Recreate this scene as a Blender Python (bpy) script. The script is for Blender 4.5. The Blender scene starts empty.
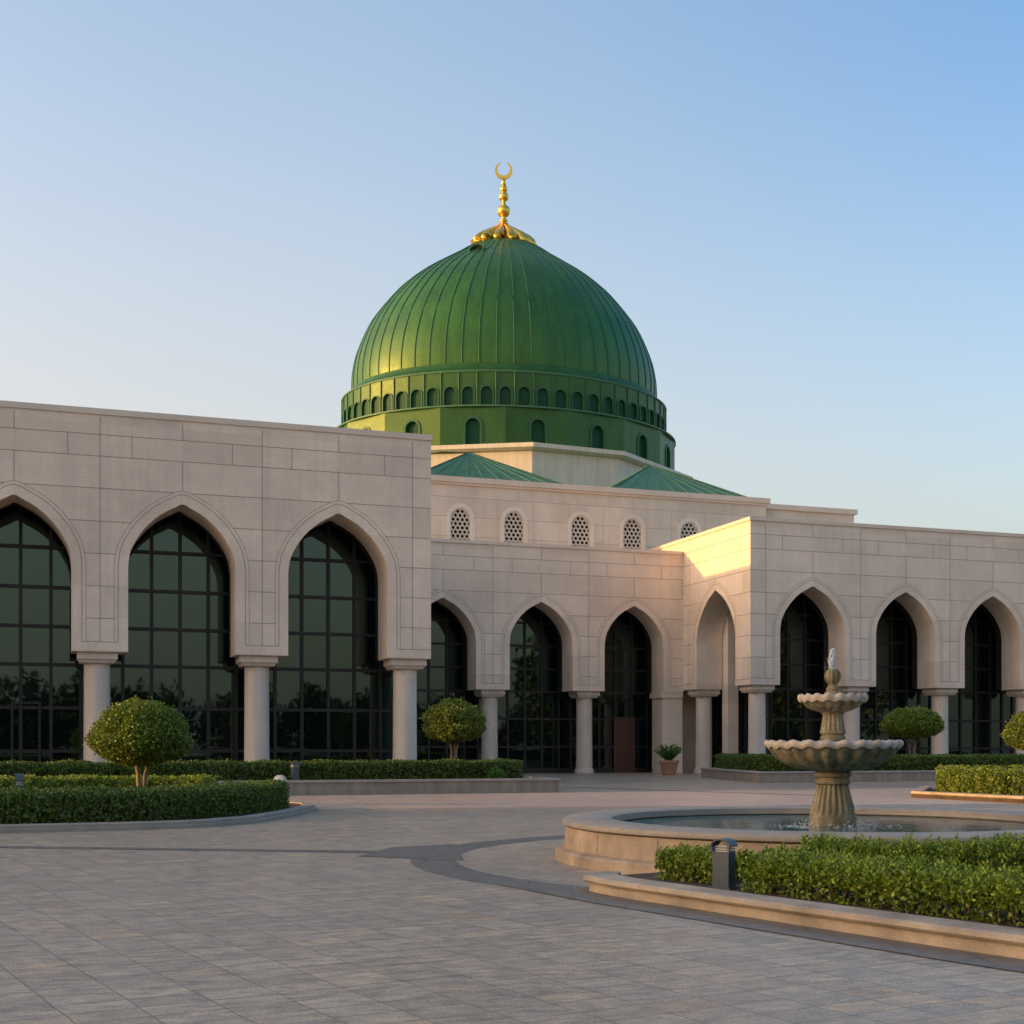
import bpy, bmesh, math, random
import numpy as np
from mathutils import Vector, Matrix
from mathutils.geometry import tessellate_polygon
R = math.radians
random.seed(7); rng = np.random.default_rng(11)
scn = bpy.context.scene
col = scn.collection
H = 1.65; F = 1320.0; HY = 746.0; YAW = R(19.2)
S_, C_ = math.sin(YAW), math.cos(YAW)

# ------------------------------------------------------------------ materials
def mat(name):
    m = bpy.data.materials.new(name); m.use_nodes = True
    nt = m.node_tree; b = nt.nodes['Principled BSDF']
    return m, nt, b
def node(nt, t, **kw):
    n = nt.nodes.new(t)
    for k, v in kw.items():
        if k in n.inputs: n.inputs[k].default_value = v
        else: setattr(n, k, v)
    return n
def objco(nt, rot=0.0, scale=(1,1,1)):
    tc = nt.nodes.new('ShaderNodeTexCoord'); mp = nt.nodes.new('ShaderNodeMapping')
    mp.inputs['Rotation'].default_value = (0,0,rot); mp.inputs['Scale'].default_value = scale
    nt.links.new(tc.outputs['Object'], mp.inputs['Vector']); return mp.outputs['Vector']
def noise(nt, vec, scale, detail=4, rough=.55):
    n = nt.nodes.new('ShaderNodeTexNoise'); n.inputs['Scale'].default_value = scale
    n.inputs['Detail'].default_value = detail; n.inputs['Roughness'].default_value = rough
    nt.links.new(vec, n.inputs['Vector']); return n.outputs['Fac']
def ramp(nt, fac, stops):
    r = nt.nodes.new('ShaderNodeValToRGB'); e = r.color_ramp.elements
    while len(e) < len(stops): e.new(.5)
    for i, (p, c) in enumerate(stops): e[i].position = p; e[i].color = (*c, 1)
    nt.links.new(fac, r.inputs['Fac']); return r.outputs['Color']
def mix(nt, a, b, fac, mode='MIX'):
    m = nt.nodes.new('ShaderNodeMix'); m.data_type = 'RGBA'; m.blend_type = mode
    for sock, v in ((m.inputs[6], a), (m.inputs[7], b), (m.inputs[0], fac)):
        if isinstance(v, (int, float)): sock.default_value = v
        elif isinstance(v, tuple): sock.default_value = (*v, 1)
        else: nt.links.new(v, sock)
    return m.outputs[2]
def bump(nt, bsdf, h, strength, dist):
    b = nt.nodes.new('ShaderNodeBump'); b.inputs['Strength'].default_value = strength
    b.inputs['Distance'].default_value = dist
    nt.links.new(h, b.inputs['Height']); nt.links.new(b.outputs['Normal'], bsdf.inputs['Normal'])

def stone(name, c, var=.12, rough=.75, sc=1.0, bumpd=.004, big=.5, streak=.0):
    m, nt, b = mat(name); v = objco(nt)
    n1 = noise(nt, v, big*sc, 5); n2 = noise(nt, v, 22*sc, 4, .7)
    lo = tuple(x*(1-var) for x in c); hi = tuple(min(1, x*(1+var)) for x in c)
    base = ramp(nt, n1, [(.3, lo), (.7, hi)])
    sp = ramp(nt, n2, [(.3, (.82,.81,.8)), (.62, (1.06,1.05,1.04))])
    cc = mix(nt, base, sp, .8, 'MULTIPLY')
    if streak:
        v2 = objco(nt, 0, (3.0,3.0,.22)); n3 = noise(nt, v2, 1.2, 4)
        st = ramp(nt, n3, [(.35, (1-streak,)*3), (.6, (1,1,1))])
        cc = mix(nt, cc, st, 1.0, 'MULTIPLY')
    nt.links.new(cc, b.inputs['Base Color']); b.inputs['Roughness'].default_value = rough
    bump(nt, b, n2, .5, bumpd); return m
def plain(name, c, rough=.5, metal=0, spec=.5):
    m, nt, b = mat(name); v = objco(nt)
    n = noise(nt, v, 6, 4); cc = ramp(nt, n, [(.3, tuple(x*.85 for x in c)), (.7, tuple(min(1, x*1.12) for x in c))])
    nt.links.new(cc, b.inputs['Base Color']); b.inputs['Roughness'].default_value = rough
    b.inputs['Metallic'].default_value = metal; b.inputs['Specular IOR Level'].default_value = spec
    return m

WALLC = (.83,.66,.515)
def wall_material(name, c, xo, zo, bw=2.985):
    """sandstone cladding: subtle block-to-block tone, fine grain"""
    m, nt, b = mat(name)
    tc = nt.nodes.new('ShaderNodeTexCoord'); sx = nt.nodes.new('ShaderNodeSeparateXYZ')
    nt.links.new(tc.outputs['Object'], sx.inputs[0]); cb = nt.nodes.new('ShaderNodeCombineXYZ')
    ad = nt.nodes.new('ShaderNodeMath'); ad.operation = 'ADD'
    nt.links.new(sx.outputs[0], ad.inputs[0]); nt.links.new(sx.outputs[1], ad.inputs[1])
    nt.links.new(ad.outputs[0], cb.inputs[0]); nt.links.new(sx.outputs[2], cb.inputs[1])
    sh = nt.nodes.new('ShaderNodeVectorMath'); sh.operation = 'ADD'; sh.inputs[1].default_value = (-xo, -zo, 0); nt.links.new(cb.outputs[0], sh.inputs[0])
    br = nt.nodes.new('ShaderNodeTexBrick'); br.inputs['Scale'].default_value = 1
    br.offset = 0; br.inputs['Brick Width'].default_value = bw; br.inputs['Row Height'].default_value = 1.2
    br.inputs['Mortar Size'].default_value = 0.0
    br.inputs['Color1'].default_value = (.90,.895,.885,1); br.inputs['Color2'].default_value = (1.06,1.055,1.05,1)
    nt.links.new(sh.outputs[0], br.inputs['Vector'])
    br2 = nt.nodes.new('ShaderNodeTexBrick'); br2.inputs['Scale'].default_value = 1
    br2.inputs['Brick Width'].default_value = .6; br2.inputs['Row Height'].default_value = .4; br2.inputs['Mortar Size'].default_value = .006
    br2.inputs['Color1'].default_value = (.965,.965,.96,1); br2.inputs['Color2'].default_value = (1.02,1.015,1.01,1)
    br2.inputs['Mortar'].default_value = (.9,.89,.88,1)
    nt.links.new(cb.outputs[0], br2.inputs['Vector'])
    v = tc.outputs['Object']; n1 = noise(nt, v, .35, 5); n2 = noise(nt, v, 14, 5, .7)
    base = ramp(nt, n1, [(.3, tuple(x*.9 for x in c)), (.7, tuple(x*1.06 for x in c))])
    cc = mix(nt, base, br.outputs['Color'], 1.0, 'MULTIPLY')
    cc = mix(nt, cc, br2.outputs['Color'], 1.0, 'MULTIPLY')
    cc = mix(nt, cc, ramp(nt, n2, [(.3, (.88,.87,.86)), (.65, (1.05,1.05,1.05))]), .8, 'MULTIPLY')
    v2 = objco(nt, 0, (2.2,2.2,.16)); n3 = noise(nt, v2, 1.0, 5)
    cc = mix(nt, cc, ramp(nt, n3, [(.33, (.92,.915,.91)), (.55, (1,1,1))]), .8, 'MULTIPLY')
    nt.links.new(cc, b.inputs['Base Color']); b.inputs['Roughness'].default_value = .7
    bump(nt, b, n2, .4, .004); return m
M = {}
M['wall'] = wall_material('sandstone_cladding', WALLC, 1.67+51.2, .4)
M['wallc'] = wall_material('sandstone_centre', WALLC, 24.15+72.7, .99, 3.02)
M['wallr'] = wall_material('sandstone_right', (.85,.68,.535), 43.5+64.5, .59, 3.07)
M['wallup'] = wall_material('sandstone_upper', (.76,.63,.49), 21.4, .2, 2.4)
M['joint'] = plain('stone_joint', (.37,.28,.215), .9)
M['jointup'] = plain('upper_stone_joint', (.42,.33,.26), .9)
M['coping'] = stone('coping_stone', (.72,.59,.465), .08)
M['column'] = stone('column_stone', (.70,.58,.48), .07, .55, 1, .002, .8, .1)
M['octwall'] = stone('pale_rendered_wall', (.72,.62,.48), .07, .7, 1, .003, .8, .12)
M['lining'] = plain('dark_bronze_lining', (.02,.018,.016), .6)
M['frame'] = plain('dark_bronze_frame', (.022,.018,.016), .5, .2)
M['door'] = plain('brown_timber_door', (.09,.032,.018), .5)
M['niche'] = plain('green_niche_paint', (.009,.062,.022), .6, 0, .25)
M['lattice'] = stone('carved_lattice_stone', (.78,.68,.55), .06)
M['darkvoid'] = plain('dark_window_recess', (.008,.008,.008), .7, 0, .2)
M['gold'] = plain('gilded_metal', (.95,.56,.10), .33, 1)
M['bollard'] = plain('grey_painted_metal', (.07,.085,.095), .45, .2)
M['louvre'] = plain('pale_louvre_metal', (.42,.40,.36), .45, .3)
M['terracotta'] = stone('terracotta_clay', (.42,.2,.12), .15, .8, 3)
M['soil'] = stone('planting_soil', (.07,.045,.03), .3, .95, 4, .03)
M['kerb'] = stone('kerb_sandstone', (.37,.285,.20), .34, .7, 1.5, .006, 1.2)
M['greykerb'] = stone('grey_kerb_stone', (.31,.26,.21), .14, .75, 1.5, .006, 1.2)
M['planter'] = stone('planter_granite', (.31,.255,.205), .15, .75, 1.5, .006, 1.2, .2)
M['plcop'] = stone('planter_coping', (.36,.295,.25), .12, .7, 1.5, .005, 1.2)
M['bark'] = stone('tree_bark', (.20,.145,.10), .25, .9, 6, .02)
M['copper'] = None

def green_dome(name, c1, c2, rough, ringscale):
    m, nt, b = mat(name); v = objco(nt)
    n1 = noise(nt, v, .22, 5, .6); n2 = noise(nt, v, 3.5, 5, .7)
    cc = ramp(nt, n1, [(.3, c1), (.7, c2)])
    sx = nt.nodes.new('ShaderNodeSeparateXYZ'); nt.links.new(v, sx.inputs[0])
    wv = nt.nodes.new('ShaderNodeMath'); wv.operation = 'MULTIPLY'; wv.inputs[1].default_value = ringscale
    nt.links.new(sx.outputs[2], wv.inputs[0])
    fr = nt.nodes.new('ShaderNodeMath'); fr.operation = 'FRACT'; nt.links.new(wv.outputs[0], fr.inputs[0])
    ln = ramp(nt, fr.outputs[0], [(.0, (.72,.74,.72)), (.10, (1,1,1)), (.92, (1.0,1.0,1.0)), (1., (.8,.8,.8))])
    cc = mix(nt, cc, ln, .75, 'MULTIPLY')
    cc = mix(nt, cc, ramp(nt, n2, [(.3, (.72,.76,.72)), (.65, (1.15,1.12,1.05))]), .85, 'MULTIPLY')
    nt.links.new(cc, b.inputs['Base Color'])
    rr = ramp(nt, n2, [(.3, (rough*.85,)*3), (.7, (rough*1.2,)*3)]); nt.links.new(rr, b.inputs['Roughness']); b.inputs['Specular IOR Level'].default_value = .72; b.inputs['Specular Tint'].default_value = (.86,1.0,.46,1)
    v5 = objco(nt, 0, (1.3,1.3,.25)); n5 = noise(nt, v5, 1.0, 6, .65)
    cc = mix(nt, cc, ramp(nt, n5, [(.36, (.70,.74,.66)), (.5, (1,1,1)), (.64, (1.35,1.18,1.0))]), .75, 'MULTIPLY'); nt.links.new(cc, b.inputs['Base Color'])
    bump(nt, b, n2, .35, .03); return m
M['dome'] = green_dome('green_dome_tiles', (.013,.086,.019), (.030,.128,.024), .43, 2.3)
M['rib'] = plain('green_dome_rib', (.03,.11,.045), .5, 0, .3)
M['drum'] = green_dome('green_drum_paint', (.012,.080,.019), (.024,.112,.023), .45, .0)
M['ledge'] = plain('pale_green_ledge', (.07,.17,.085), .55, 0, .3)
M['roofgreen'] = green_dome('weathered_copper_roof', (.06,.19,.12), (.12,.27,.17), .6, .0)
M['roofrib'] = plain('copper_roof_seam', (.12,.27,.17), .6)

def glass_mat():
    m, nt, b = mat('tinted_glass'); v = objco(nt, 0, (1,1,1))
    b.inputs['Base Color'].default_value = (.004,.007,.006,1)
    b.inputs['Roughness'].default_value = .02; b.inputs['IOR'].default_value = 1.76
    b.inputs['Specular Tint'].default_value = (.68,1.0,.88,1)
    n = noise(nt, v, .55, 2); bump(nt, b, n, .10, .03)
    return m
M['glass'] = glass_mat()

def leaf_mat(name, dark, mid, light, tr=.25, rough=.45):
    m, nt, b = mat(name); g = nt.nodes.new('ShaderNodeNewGeometry')
    v = objco(nt); n = noise(nt, v, 2.2, 3)
    ad = nt.nodes.new('ShaderNodeMath'); ad.operation = 'MULTIPLY_ADD'; ad.inputs[1].default_value = .65
    nt.links.new(g.outputs['Random Per Island'], ad.inputs[0])
    sb = nt.nodes.new('ShaderNodeMath'); sb.operation = 'MULTIPLY'; sb.inputs[1].default_value = .38
    nt.links.new(n, sb.inputs[0]); nt.links.new(sb.outputs[0], ad.inputs[2])
    cc = ramp(nt, ad.outputs[0], [(.12, dark), (.5, mid), (.95, light)])
    nt.links.new(cc, b.inputs['Base Color']); b.inputs['Roughness'].default_value = rough
    t = nt.nodes.new('ShaderNodeBsdfTranslucent'); nt.links.new(cc, t.inputs['Color'])
    mx = nt.nodes.new('ShaderNodeMixShader'); mx.inputs[0].default_value = tr
    out = nt.nodes['Material Output']
    nt.links.new(b.outputs[0], mx.inputs[1]); nt.links.new(t.outputs[0], mx.inputs[2]); nt.links.new(mx.outputs[0], out.inputs['Surface'])
    return m
M['leaf'] = leaf_mat('clipped_hedge_leaves', (.035,.060,.010), (.095,.155,.022), (.20,.29,.04))
M['leaf2'] = leaf_mat('fresh_hedge_leaves', (.045,.075,.008), (.19,.27,.020), (.42,.48,.05), .3)
M['leaftree'] = leaf_mat('round_tree_leaves', (.035,.062,.008), (.14,.205,.020), (.30,.36,.042), .3)
M['leafolive'] = leaf_mat('olive_tree_leaves', (.05,.075,.010), (.135,.185,.02), (.28,.32,.042), .3)
M['leafpot'] = leaf_mat('potted_plant_leaves', (.04,.09,.02), (.08,.18,.03), (.16,.28,.05), .3)
M['leaffar'] = leaf_mat('distant_tree_leaves', (.02,.03,.01), (.04,.06,.015), (.07,.09,.02), .15)

def paving(name, c1, c2, mort, bw, rh, rot, tint=True, rough=.42):
    m, nt, b = mat(name); v = objco(nt, rot)
    wn = nt.nodes.new('ShaderNodeTexNoise'); wn.inputs['Scale'].default_value = 1.6; wn.inputs['Detail'].default_value = 5; nt.links.new(v, wn.inputs['Vector'])
    wm = nt.nodes.new('ShaderNodeVectorMath'); wm.operation = 'MULTIPLY_ADD'; wm.inputs[1].default_value = (.05,.05,0); nt.links.new(wn.outputs['Color'], wm.inputs[0]); nt.links.new(v, wm.inputs[2]); v = wm.outputs[0]
    br = nt.nodes.new('ShaderNodeTexBrick'); br.inputs['Scale'].default_value = 1
    br.inputs['Brick Width'].default_value = bw; br.inputs['Row Height'].default_value = rh
    br.offset = .0; br.inputs['Mortar Size'].default_value = .007; br.inputs['Mortar Smooth'].default_value = .3
    br.inputs['Color1'].default_value = (*c1, 1); br.inputs['Color2'].default_value = (*c2, 1); br.inputs['Mortar'].default_value = (*mort, 1)
    nt.links.new(v, br.inputs['Vector'])
    # second layout of the same cells gives a second random number per slab -> rusty and pale slabs
    br2 = nt.nodes.new('ShaderNodeTexBrick'); br2.inputs['Scale'].default_value = 1
    br2.inputs['Brick Width'].default_value = bw; br2.inputs['Row Height'].default_value = rh; br2.offset = .0; br2.inputs['Mortar Size'].default_value = 0
    br2.inputs['Color1'].default_value = (0,0,0,1); br2.inputs['Color2'].default_value = (1,1,1,1)
    of = nt.nodes.new('ShaderNodeVectorMath'); of.operation = 'ADD'; of.inputs[1].default_value = (bw*34, rh*58, 0)
    nt.links.new(v, of.inputs[0]); nt.links.new(of.outputs[0], br2.inputs['Vector'])
    cc = br.outputs['Color']
    if tint:
        tn = ramp(nt, br2.outputs['Color'], [(.0, (.90,.92,.95)), (.5, (1,1,1)), (.85, (1.02,.99,.95)), (1., (1.15,1.02,.89))])
        cc = mix(nt, cc, tn, .8, 'MULTIPLY')
    v3 = objco(nt, rot, (1.0, 2.2, 1)); n1 = noise(nt, v3, 4.2, 7, .72)
    n0 = noise(nt, v, .12, 4); n4 = noise(nt, v, 45, 4, .7)
    cc = mix(nt, cc, ramp(nt, n1, [(.36, (.60,.61,.65)), (.5, (1,1,1)), (.62, (1.36,1.29,1.18))]), 1.0, 'MULTIPLY')
    cc = mix(nt, cc, ramp(nt, n0, [(.3, (.85,.85,.87)), (.7, (1.10,1.08,1.05))]), .9, 'MULTIPLY')
    cc = mix(nt, cc, ramp(nt, n4, [(.34, (.66,.66,.66)), (.64, (1.22,1.21,1.19))]), .9, 'MULTIPLY')
    nt.links.new(cc, b.inputs['Base Color'])
    rr = ramp(nt, n1, [(.3, (rough-.12,)*3), (.7, (rough+.15,)*3)]); nt.links.new(rr, b.inputs['Roughness'])
    hs = nt.nodes.new('ShaderNodeMath'); hs.operation = 'MULTIPLY_ADD'; hs.inputs[1].default_value = -1.0
    nt.links.new(br.outputs['Fac'], hs.inputs[0]); 
    s2 = nt.nodes.new('ShaderNodeMath'); s2.operation = 'MULTIPLY'; s2.inputs[1].default_value = .7
    nt.links.new(n1, s2.inputs[0]); nt.links.new(s2.outputs[0], hs.inputs[2])
    bump(nt, b, hs.outputs[0], .6, .006); return m
PROT = R(-11.8)
M['paving'] = paving('grey_slab_paving', (.325,.262,.193), (.42,.338,.247), (.215,.172,.125), .46, .31, PROT)
M['darkpave'] = paving('dark_slab_paving', (.125,.108,.09), (.155,.135,.112), (.07,.065,.06), .5, .3, R(20), False)
M['sunpave'] = paving('sun_tinted_slab_paving', (.47,.365,.29), (.55,.425,.335), (.24,.18,.14), .46, .31, PROT)  # slab colour with the low sun's warmth painted in
M['outer'] = stone('outer_ground', (.28,.25,.20), .2, .9, .2)

def fountain_mat():
    m, nt, b = mat('weathered_fountain_stone'); v = objco(nt)
    n1 = noise(nt, v, 2.4, 6, .65); n2 = noise(nt, v, 26, 5, .7)
    v2 = objco(nt, 0, (9,9,.9)); n3 = noise(nt, v2, 1.1, 5)
    cc = ramp(nt, n1, [(.32, (.17,.135,.07)), (.5, (.28,.225,.13)), (.68, (.40,.32,.205))])
    cc = mix(nt, cc, ramp(nt, n3, [(.38, (.42,.46,.36)), (.58, (1.02,1.0,.98))]), .85, 'MULTIPLY')
    cc = mix(nt, cc, ramp(nt, n2, [(.3, (.75,.74,.72)), (.65, (1.1,1.1,1.08))]), .8, 'MULTIPLY')
    nt.links.new(cc, b.inputs['Base Color']); b.inputs['Roughness'].default_value = .7
    bump(nt, b, n2, .6, .01); return m
M['fount'] = fountain_mat()
M['fountrim'] = stone('bowl_rim_stone', (.45,.37,.29), .25, .65, 3, .008, 2)
M['pool'] = stone('pool_sandstone', (.38,.28,.19), .34, .7, 1.5, .006, 1.3, .12)
M['poolcop'] = stone('pool_coping_stone', (.31,.26,.205), .16, .6, 1.5, .005, 1.5)
def water_mat():
    m, nt, b = mat('pool_water'); v = objco(nt)
    n = noise(nt, v, 2.6, 4, .6); n2 = noise(nt, v, 9, 3)
    ad = nt.nodes.new('ShaderNodeMath'); ad.operation = 'MULTIPLY_ADD'; ad.inputs[1].default_value = .35
    nt.links.new(n2, ad.inputs[0]); nt.links.new(n, ad.inputs[2])
    b.inputs['Base Color'].default_value = (.022,.11,.12,1); b.inputs['Roughness'].default_value = .04
    b.inputs['IOR'].default_value = 1.2
    bump(nt, b, ad.outputs[0], .6, .016); return m
M['water'] = water_mat()
def foam_mat(name, a):
    m, nt, b = mat(name); b.inputs['Base Color'].default_value = (.82,.86,.88,1); b.inputs['Roughness'].default_value = .25
    tr = nt.nodes.new('ShaderNodeBsdfTransparent'); mx = nt.nodes.new('ShaderNodeMixShader'); mx.inputs[0].default_value = a
    nt.links.new(tr.outputs[0], mx.inputs[1]); nt.links.new(b.outputs[0], mx.inputs[2]); nt.links.new(mx.outputs[0], nt.nodes['Material Output'].inputs['Surface'])
    return m
M['foam'] = foam_mat('water_foam', .75)
M['jet'] = foam_mat('jet_water', .40)

# ------------------------------------------------------------------ mesh helpers
class MB:
    def __init__(s): s.v = []; s.f = []; s.m = []
    def poly(s, pts, mi=0):
        n = len(s.v); s.v += [tuple(p) for p in pts]; s.f.append(tuple(range(n, n+len(pts)))); s.m.append(mi)
    def box(s, x0, x1, y0, y1, z0, z1, mi=0):
        n = len(s.v)
        s.v += [(x0,y0,z0),(x1,y0,z0),(x1,y1,z0),(x0,y1,z0),(x0,y0,z1),(x1,y0,z1),(x1,y1,z1),(x0,y1,z1)]
        for q in ((0,3,2,1),(4,5,6,7),(0,1,5,4),(1,2,6,5),(2,3,7,6),(3,0,4,7)):
            s.f.append(tuple(n+i for i in q)); s.m.append(mi)
    def tri_extrude(s, loops, A, B, mi=0):
        """loops: outer + holes in 2D; A(u,v)->front point, B(u,v)->back point"""
        tris = tessellate_polygon([[Vector((u, v, 0)) for u, v in lp] for lp in loops])
        flat = [p for lp in loops for p in lp]; n = len(s.v); k = len(flat)
        s.v += [tuple(A(u, v)) for u, v in flat] + [tuple(B(u, v)) for u, v in flat]
        for t in tris:
            s.f.append((n+t[0], n+t[1], n+t[2])); s.m.append(mi)
            s.f.append((n+k+t[2], n+k+t[1], n+k+t[0])); s.m.append(mi)
        o = 0
        for lp in loops:
            L = len(lp)
            for i in range(L):
                a, b = o+i, o+(i+1) % L
                s.f.append((n+a, n+b, n+k+b, n+k+a)); s.m.append(mi)
            o += L
    def lathe(s, prof, n=48, c=(0,0), sy=1.0, rad=None, zf=None, mi=0, cap=True, a0=0.0):
        """prof [(r,z)]; rad(th,i)->multiplier ; zf(th,i)->dz"""
        base = len(s.v)
        for i, (r, z) in enumerate(prof):
            for j in range(n):
                th = a0+2*math.pi*j/n; rr = r*(rad(th, i) if rad else 1)
                s.v.append((c[0]+rr*math.cos(th), c[1]+rr*math.sin(th)*sy, z+(zf(th, i) if zf else 0)))
        for i in range(len(prof)-1):
            for j in range(n):
                a = base+i*n+j; b = base+i*n+(j+1) % n
                s.f.append((a, b, b+n, a+n)); s.m.append(mi)
        if cap:
            s.f.append(tuple(base+j for j in range(n))[::-1]); s.m.append(mi)
            e = base+(len(prof)-1)*n; s.f.append(tuple(e+j for j in range(n))); s.m.append(mi)
    def tube(s, pts, rads, n=8, mi=0):
        base = len(s.v); pts = [Vector(p) for p in pts]
        for i, p in enumerate(pts):
            d = (pts[min(i+1, len(pts)-1)]-pts[max(i-1, 0)]).normalized()
            u = d.cross(Vector((0,0,1)) if abs(d.z) < .9 else Vector((1,0,0))).normalized(); w = d.cross(u)
            for j in range(n):
                a = 2*math.pi*j/n; s.v.append(tuple(p+(u*math.cos(a)+w*math.sin(a))*rads[i]))
        for i in range(len(pts)-1):
            for j in range(n):
                a = base+i*n+j; b = base+i*n+(j+1) % n
                s.f.append((a, b, b+n, a+n)); s.m.append(mi)
        s.f.append(tuple(base+j for j in range(n))[::-1]); s.m.append(mi)
        e = base+(len(pts)-1)*n; s.f.append(tuple(e+j for j in range(n))); s.m.append(mi)
    def sweep(s, path, prof, closed=False, mi=0):
        """prof [(out,z)] closed section; out is to the right-hand side of the path"""
        L = len(path); base = len(s.v); k = len(prof)
        for i in range(L):
            p = Vector(path[i])
            a = Vector(path[i-1]) if (i > 0 or closed) else None; b = Vector(path[(i+1) % L]) if (i < L-1 or closed) else None
            d1 = (p-a).normalized() if a is not None else None; d2 = (b-p).normalized() if b is not None else None
            if d1 is None: d1 = d2
            if d2 is None: d2 = d1
            n1 = Vector((d1.y, -d1.x)); n2 = Vector((d2.y, -d2.x)); nn = (n1+n2).normalized(); sc = 1/max(.4, nn.dot(n1))
            for o, z in prof: s.v.append((p.x+nn.x*o*sc, p.y+nn.y*o*sc, z))
        for i in range(L if closed else L-1):
            for j in range(k):
                a = base+i*k+j; b = base+i*k+(j+1) % k; c = base+((i+1) % L)*k+(j+1) % k; d = base+((i+1) % L)*k+j
                s.f.append((a, b, c, d)); s.m.append(mi)
        if not closed:
            s.f.append(tuple(base+j for j in range(k))[::-1]); s.m.append(mi)
            e = base+(L-1)*k; s.f.append(tuple(e+j for j in range(k))); s.m.append(mi)
    def build(s, name, mats, parent=None, smooth=False, loc=None, fix=True, auto=None):
        me = bpy.data.meshes.new(name); me.from_pydata(s.v, [], s.f)
        if not isinstance(mats, (list, tuple)): mats = [mats]
        for m in mats: me.materials.append(m)
        me.polygons.foreach_set('material_index', s.m)
        if fix:
            bm = bmesh.new(); bm.from_mesh(me); bmesh.ops.recalc_face_normals(bm, faces=bm.faces); bm.to_mesh(me); bm.free()
        if smooth or auto: me.polygons.foreach_set('use_smooth', [True]*len(me.polygons))
        me.update()
        if auto:
            try: me.set_sharp_from_angle(angle=R(auto))
            except Exception: pass
        o = bpy.data.objects.new(name, me); col.objects.link(o)
        if parent: o.parent = parent; 
        if loc: o.location = loc
        return o

def tag(o, label=None, cat=None, group=None, kind=None):
    if label: o['label'] = label
    if cat: o['category'] = cat
    if group: o['group'] = group
    if kind: o['kind'] = kind
    return o
def empty(name, loc=(0,0,0), rz=0):
    o = bpy.data.objects.new(name, None); col.objects.link(o); o.location = loc; o.rotation_euler.z = rz
    o.empty_display_size = .3; return o

# ------------------------------------------------------------------ ground
mb = MB(); mb.poly([(-1500,-1500,-.02),(1500,-1500,-.02),(1500,1500,-.02),(-1500,1500,-.02)])
tag(mb.build('ground', M['outer']), kind='structure')
mb = MB(); mb.poly([(-80,-60,0),(140,-60,0),(140,130,0),(-80,130,0)])
tag(mb.build('plaza_paving', M['paving']), kind='structure')

FC = (10.85, 16.8)     # fountain centre
mb = MB(); n = 96
for j in range(n):
    a, b = 2*math.pi*j/n, 2*math.pi*(j+1)/n
    mb.poly([(FC[0]+r_*math.cos(t), FC[1]+r_*math.sin(t), .003) for r_, t in ((5.55,a),(6.2,a),(6.2,b),(5.55,b))])
tag(mb.build('paving_ring', M['darkpave']), kind='structure')
mb = MB()
def strip(mb, pts, w, z):
    for (x0, y0), (x1, y1) in zip(pts, pts[1:]):
        d = Vector((x1-x0, y1-y0)).normalized(); nx, ny = d.y*w/2, -d.x*w/2
        mb.poly([(x0+nx, y0+ny, z), (x1+nx, y1+ny, z), (x1-nx, y1-ny, z), (x0-nx, y0-ny, z)])
strip(mb, [(-7, 26.48), (5.0, 19.94)], .42, .0045)
mb.poly([(4.3,19.35,.006),(5.6,18.2,.006),(6.4,21.2,.006),(5.2,20.9,.006)])
mb.poly([(5.0,14.8,.0085),(5.65,14.2,.0085),(5.85,13.0,.0085),(6.95,8.6,.0085),(7.95,5.3,.0085),(7.45,5.15,.0085),(6.45,8.5,.0085),(5.35,12.8,.0085)])
tag(mb.build('paving_band', M['darkpave']), kind='structure')
mb = MB(); mb.poly([(6.6,34.2,.004),(60,24.5,.004),(60,43.5,.004),(6.6,43.5,.004)]); tag(mb.build('sun_streak_paving', M['sunpave']), kind='structure')  # streak of low sun across the plaza, painted as pinkish slabs
mb = MB(); strip(mb, [(19.5,49.5),(24.0,38.0)], .35, .008); tag(mb.build('paving_band', M['darkpave']), kind='structure')

# ------------------------------------------------------------------ arches
PROF = [(0,0),(.15,.070),(.31,.155),(.45,.25),(.58,.365),(.70,.495),(.80,.63),(.88,.765),(.935,.88),(.975,1.02),(1.0,1.25)]
def smoothprof(k=5):
    out = []
    P = [(-.15,.07)]+PROF+[(1.0,1.6)]
    for i in range(1, len(P)-2):
        for t in range(k):
            t /= k; p0, p1, p2, p3 = P[i-1:i+3]
            q = [.5*(2*p1[c]+(p2[c]-p0[c])*t+(2*p0[c]-5*p1[c]+4*p2[c]-p3[c])*t*t+(-p0[c]+3*p1[c]-3*p2[c]+p3[c])*t**3) for c in (0,1)]
            out.append((min(q[0], 1.0), q[1]))
    out.append(PROF[-1]); out[0] = (0,0); return out
SP = smoothprof()
def arch(xc, a, zs):
    """left springing -> apex -> right springing, rise 1.25a"""
    top = zs+1.25*a
    L = [(xc-x*a, top-y*a) for x, y in SP][::-1]; Rr = [(xc+x*a, top-y*a) for x, y in SP][1:]
    return L+Rr
def offset(pts, o):
    out = []
    for i, p in enumerate(pts):
        a = pts[max(i-1, 0)]; b = pts[min(i+1, len(pts)-1)]
        d = Vector((b[0]-a[0], b[1]-a[1])).normalized(); out.append((p[0]-d.y*o, p[1]+d.x*o))
    m = len(pts)//2   # keep the point of the arch
    p = pts[m]; d = Vector((pts[m+1][0]-p[0], pts[m+1][1]-p[1])).normalized()
    out[m] = (p[0], p[1]+o/max(.5, d.x)); return out
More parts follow.
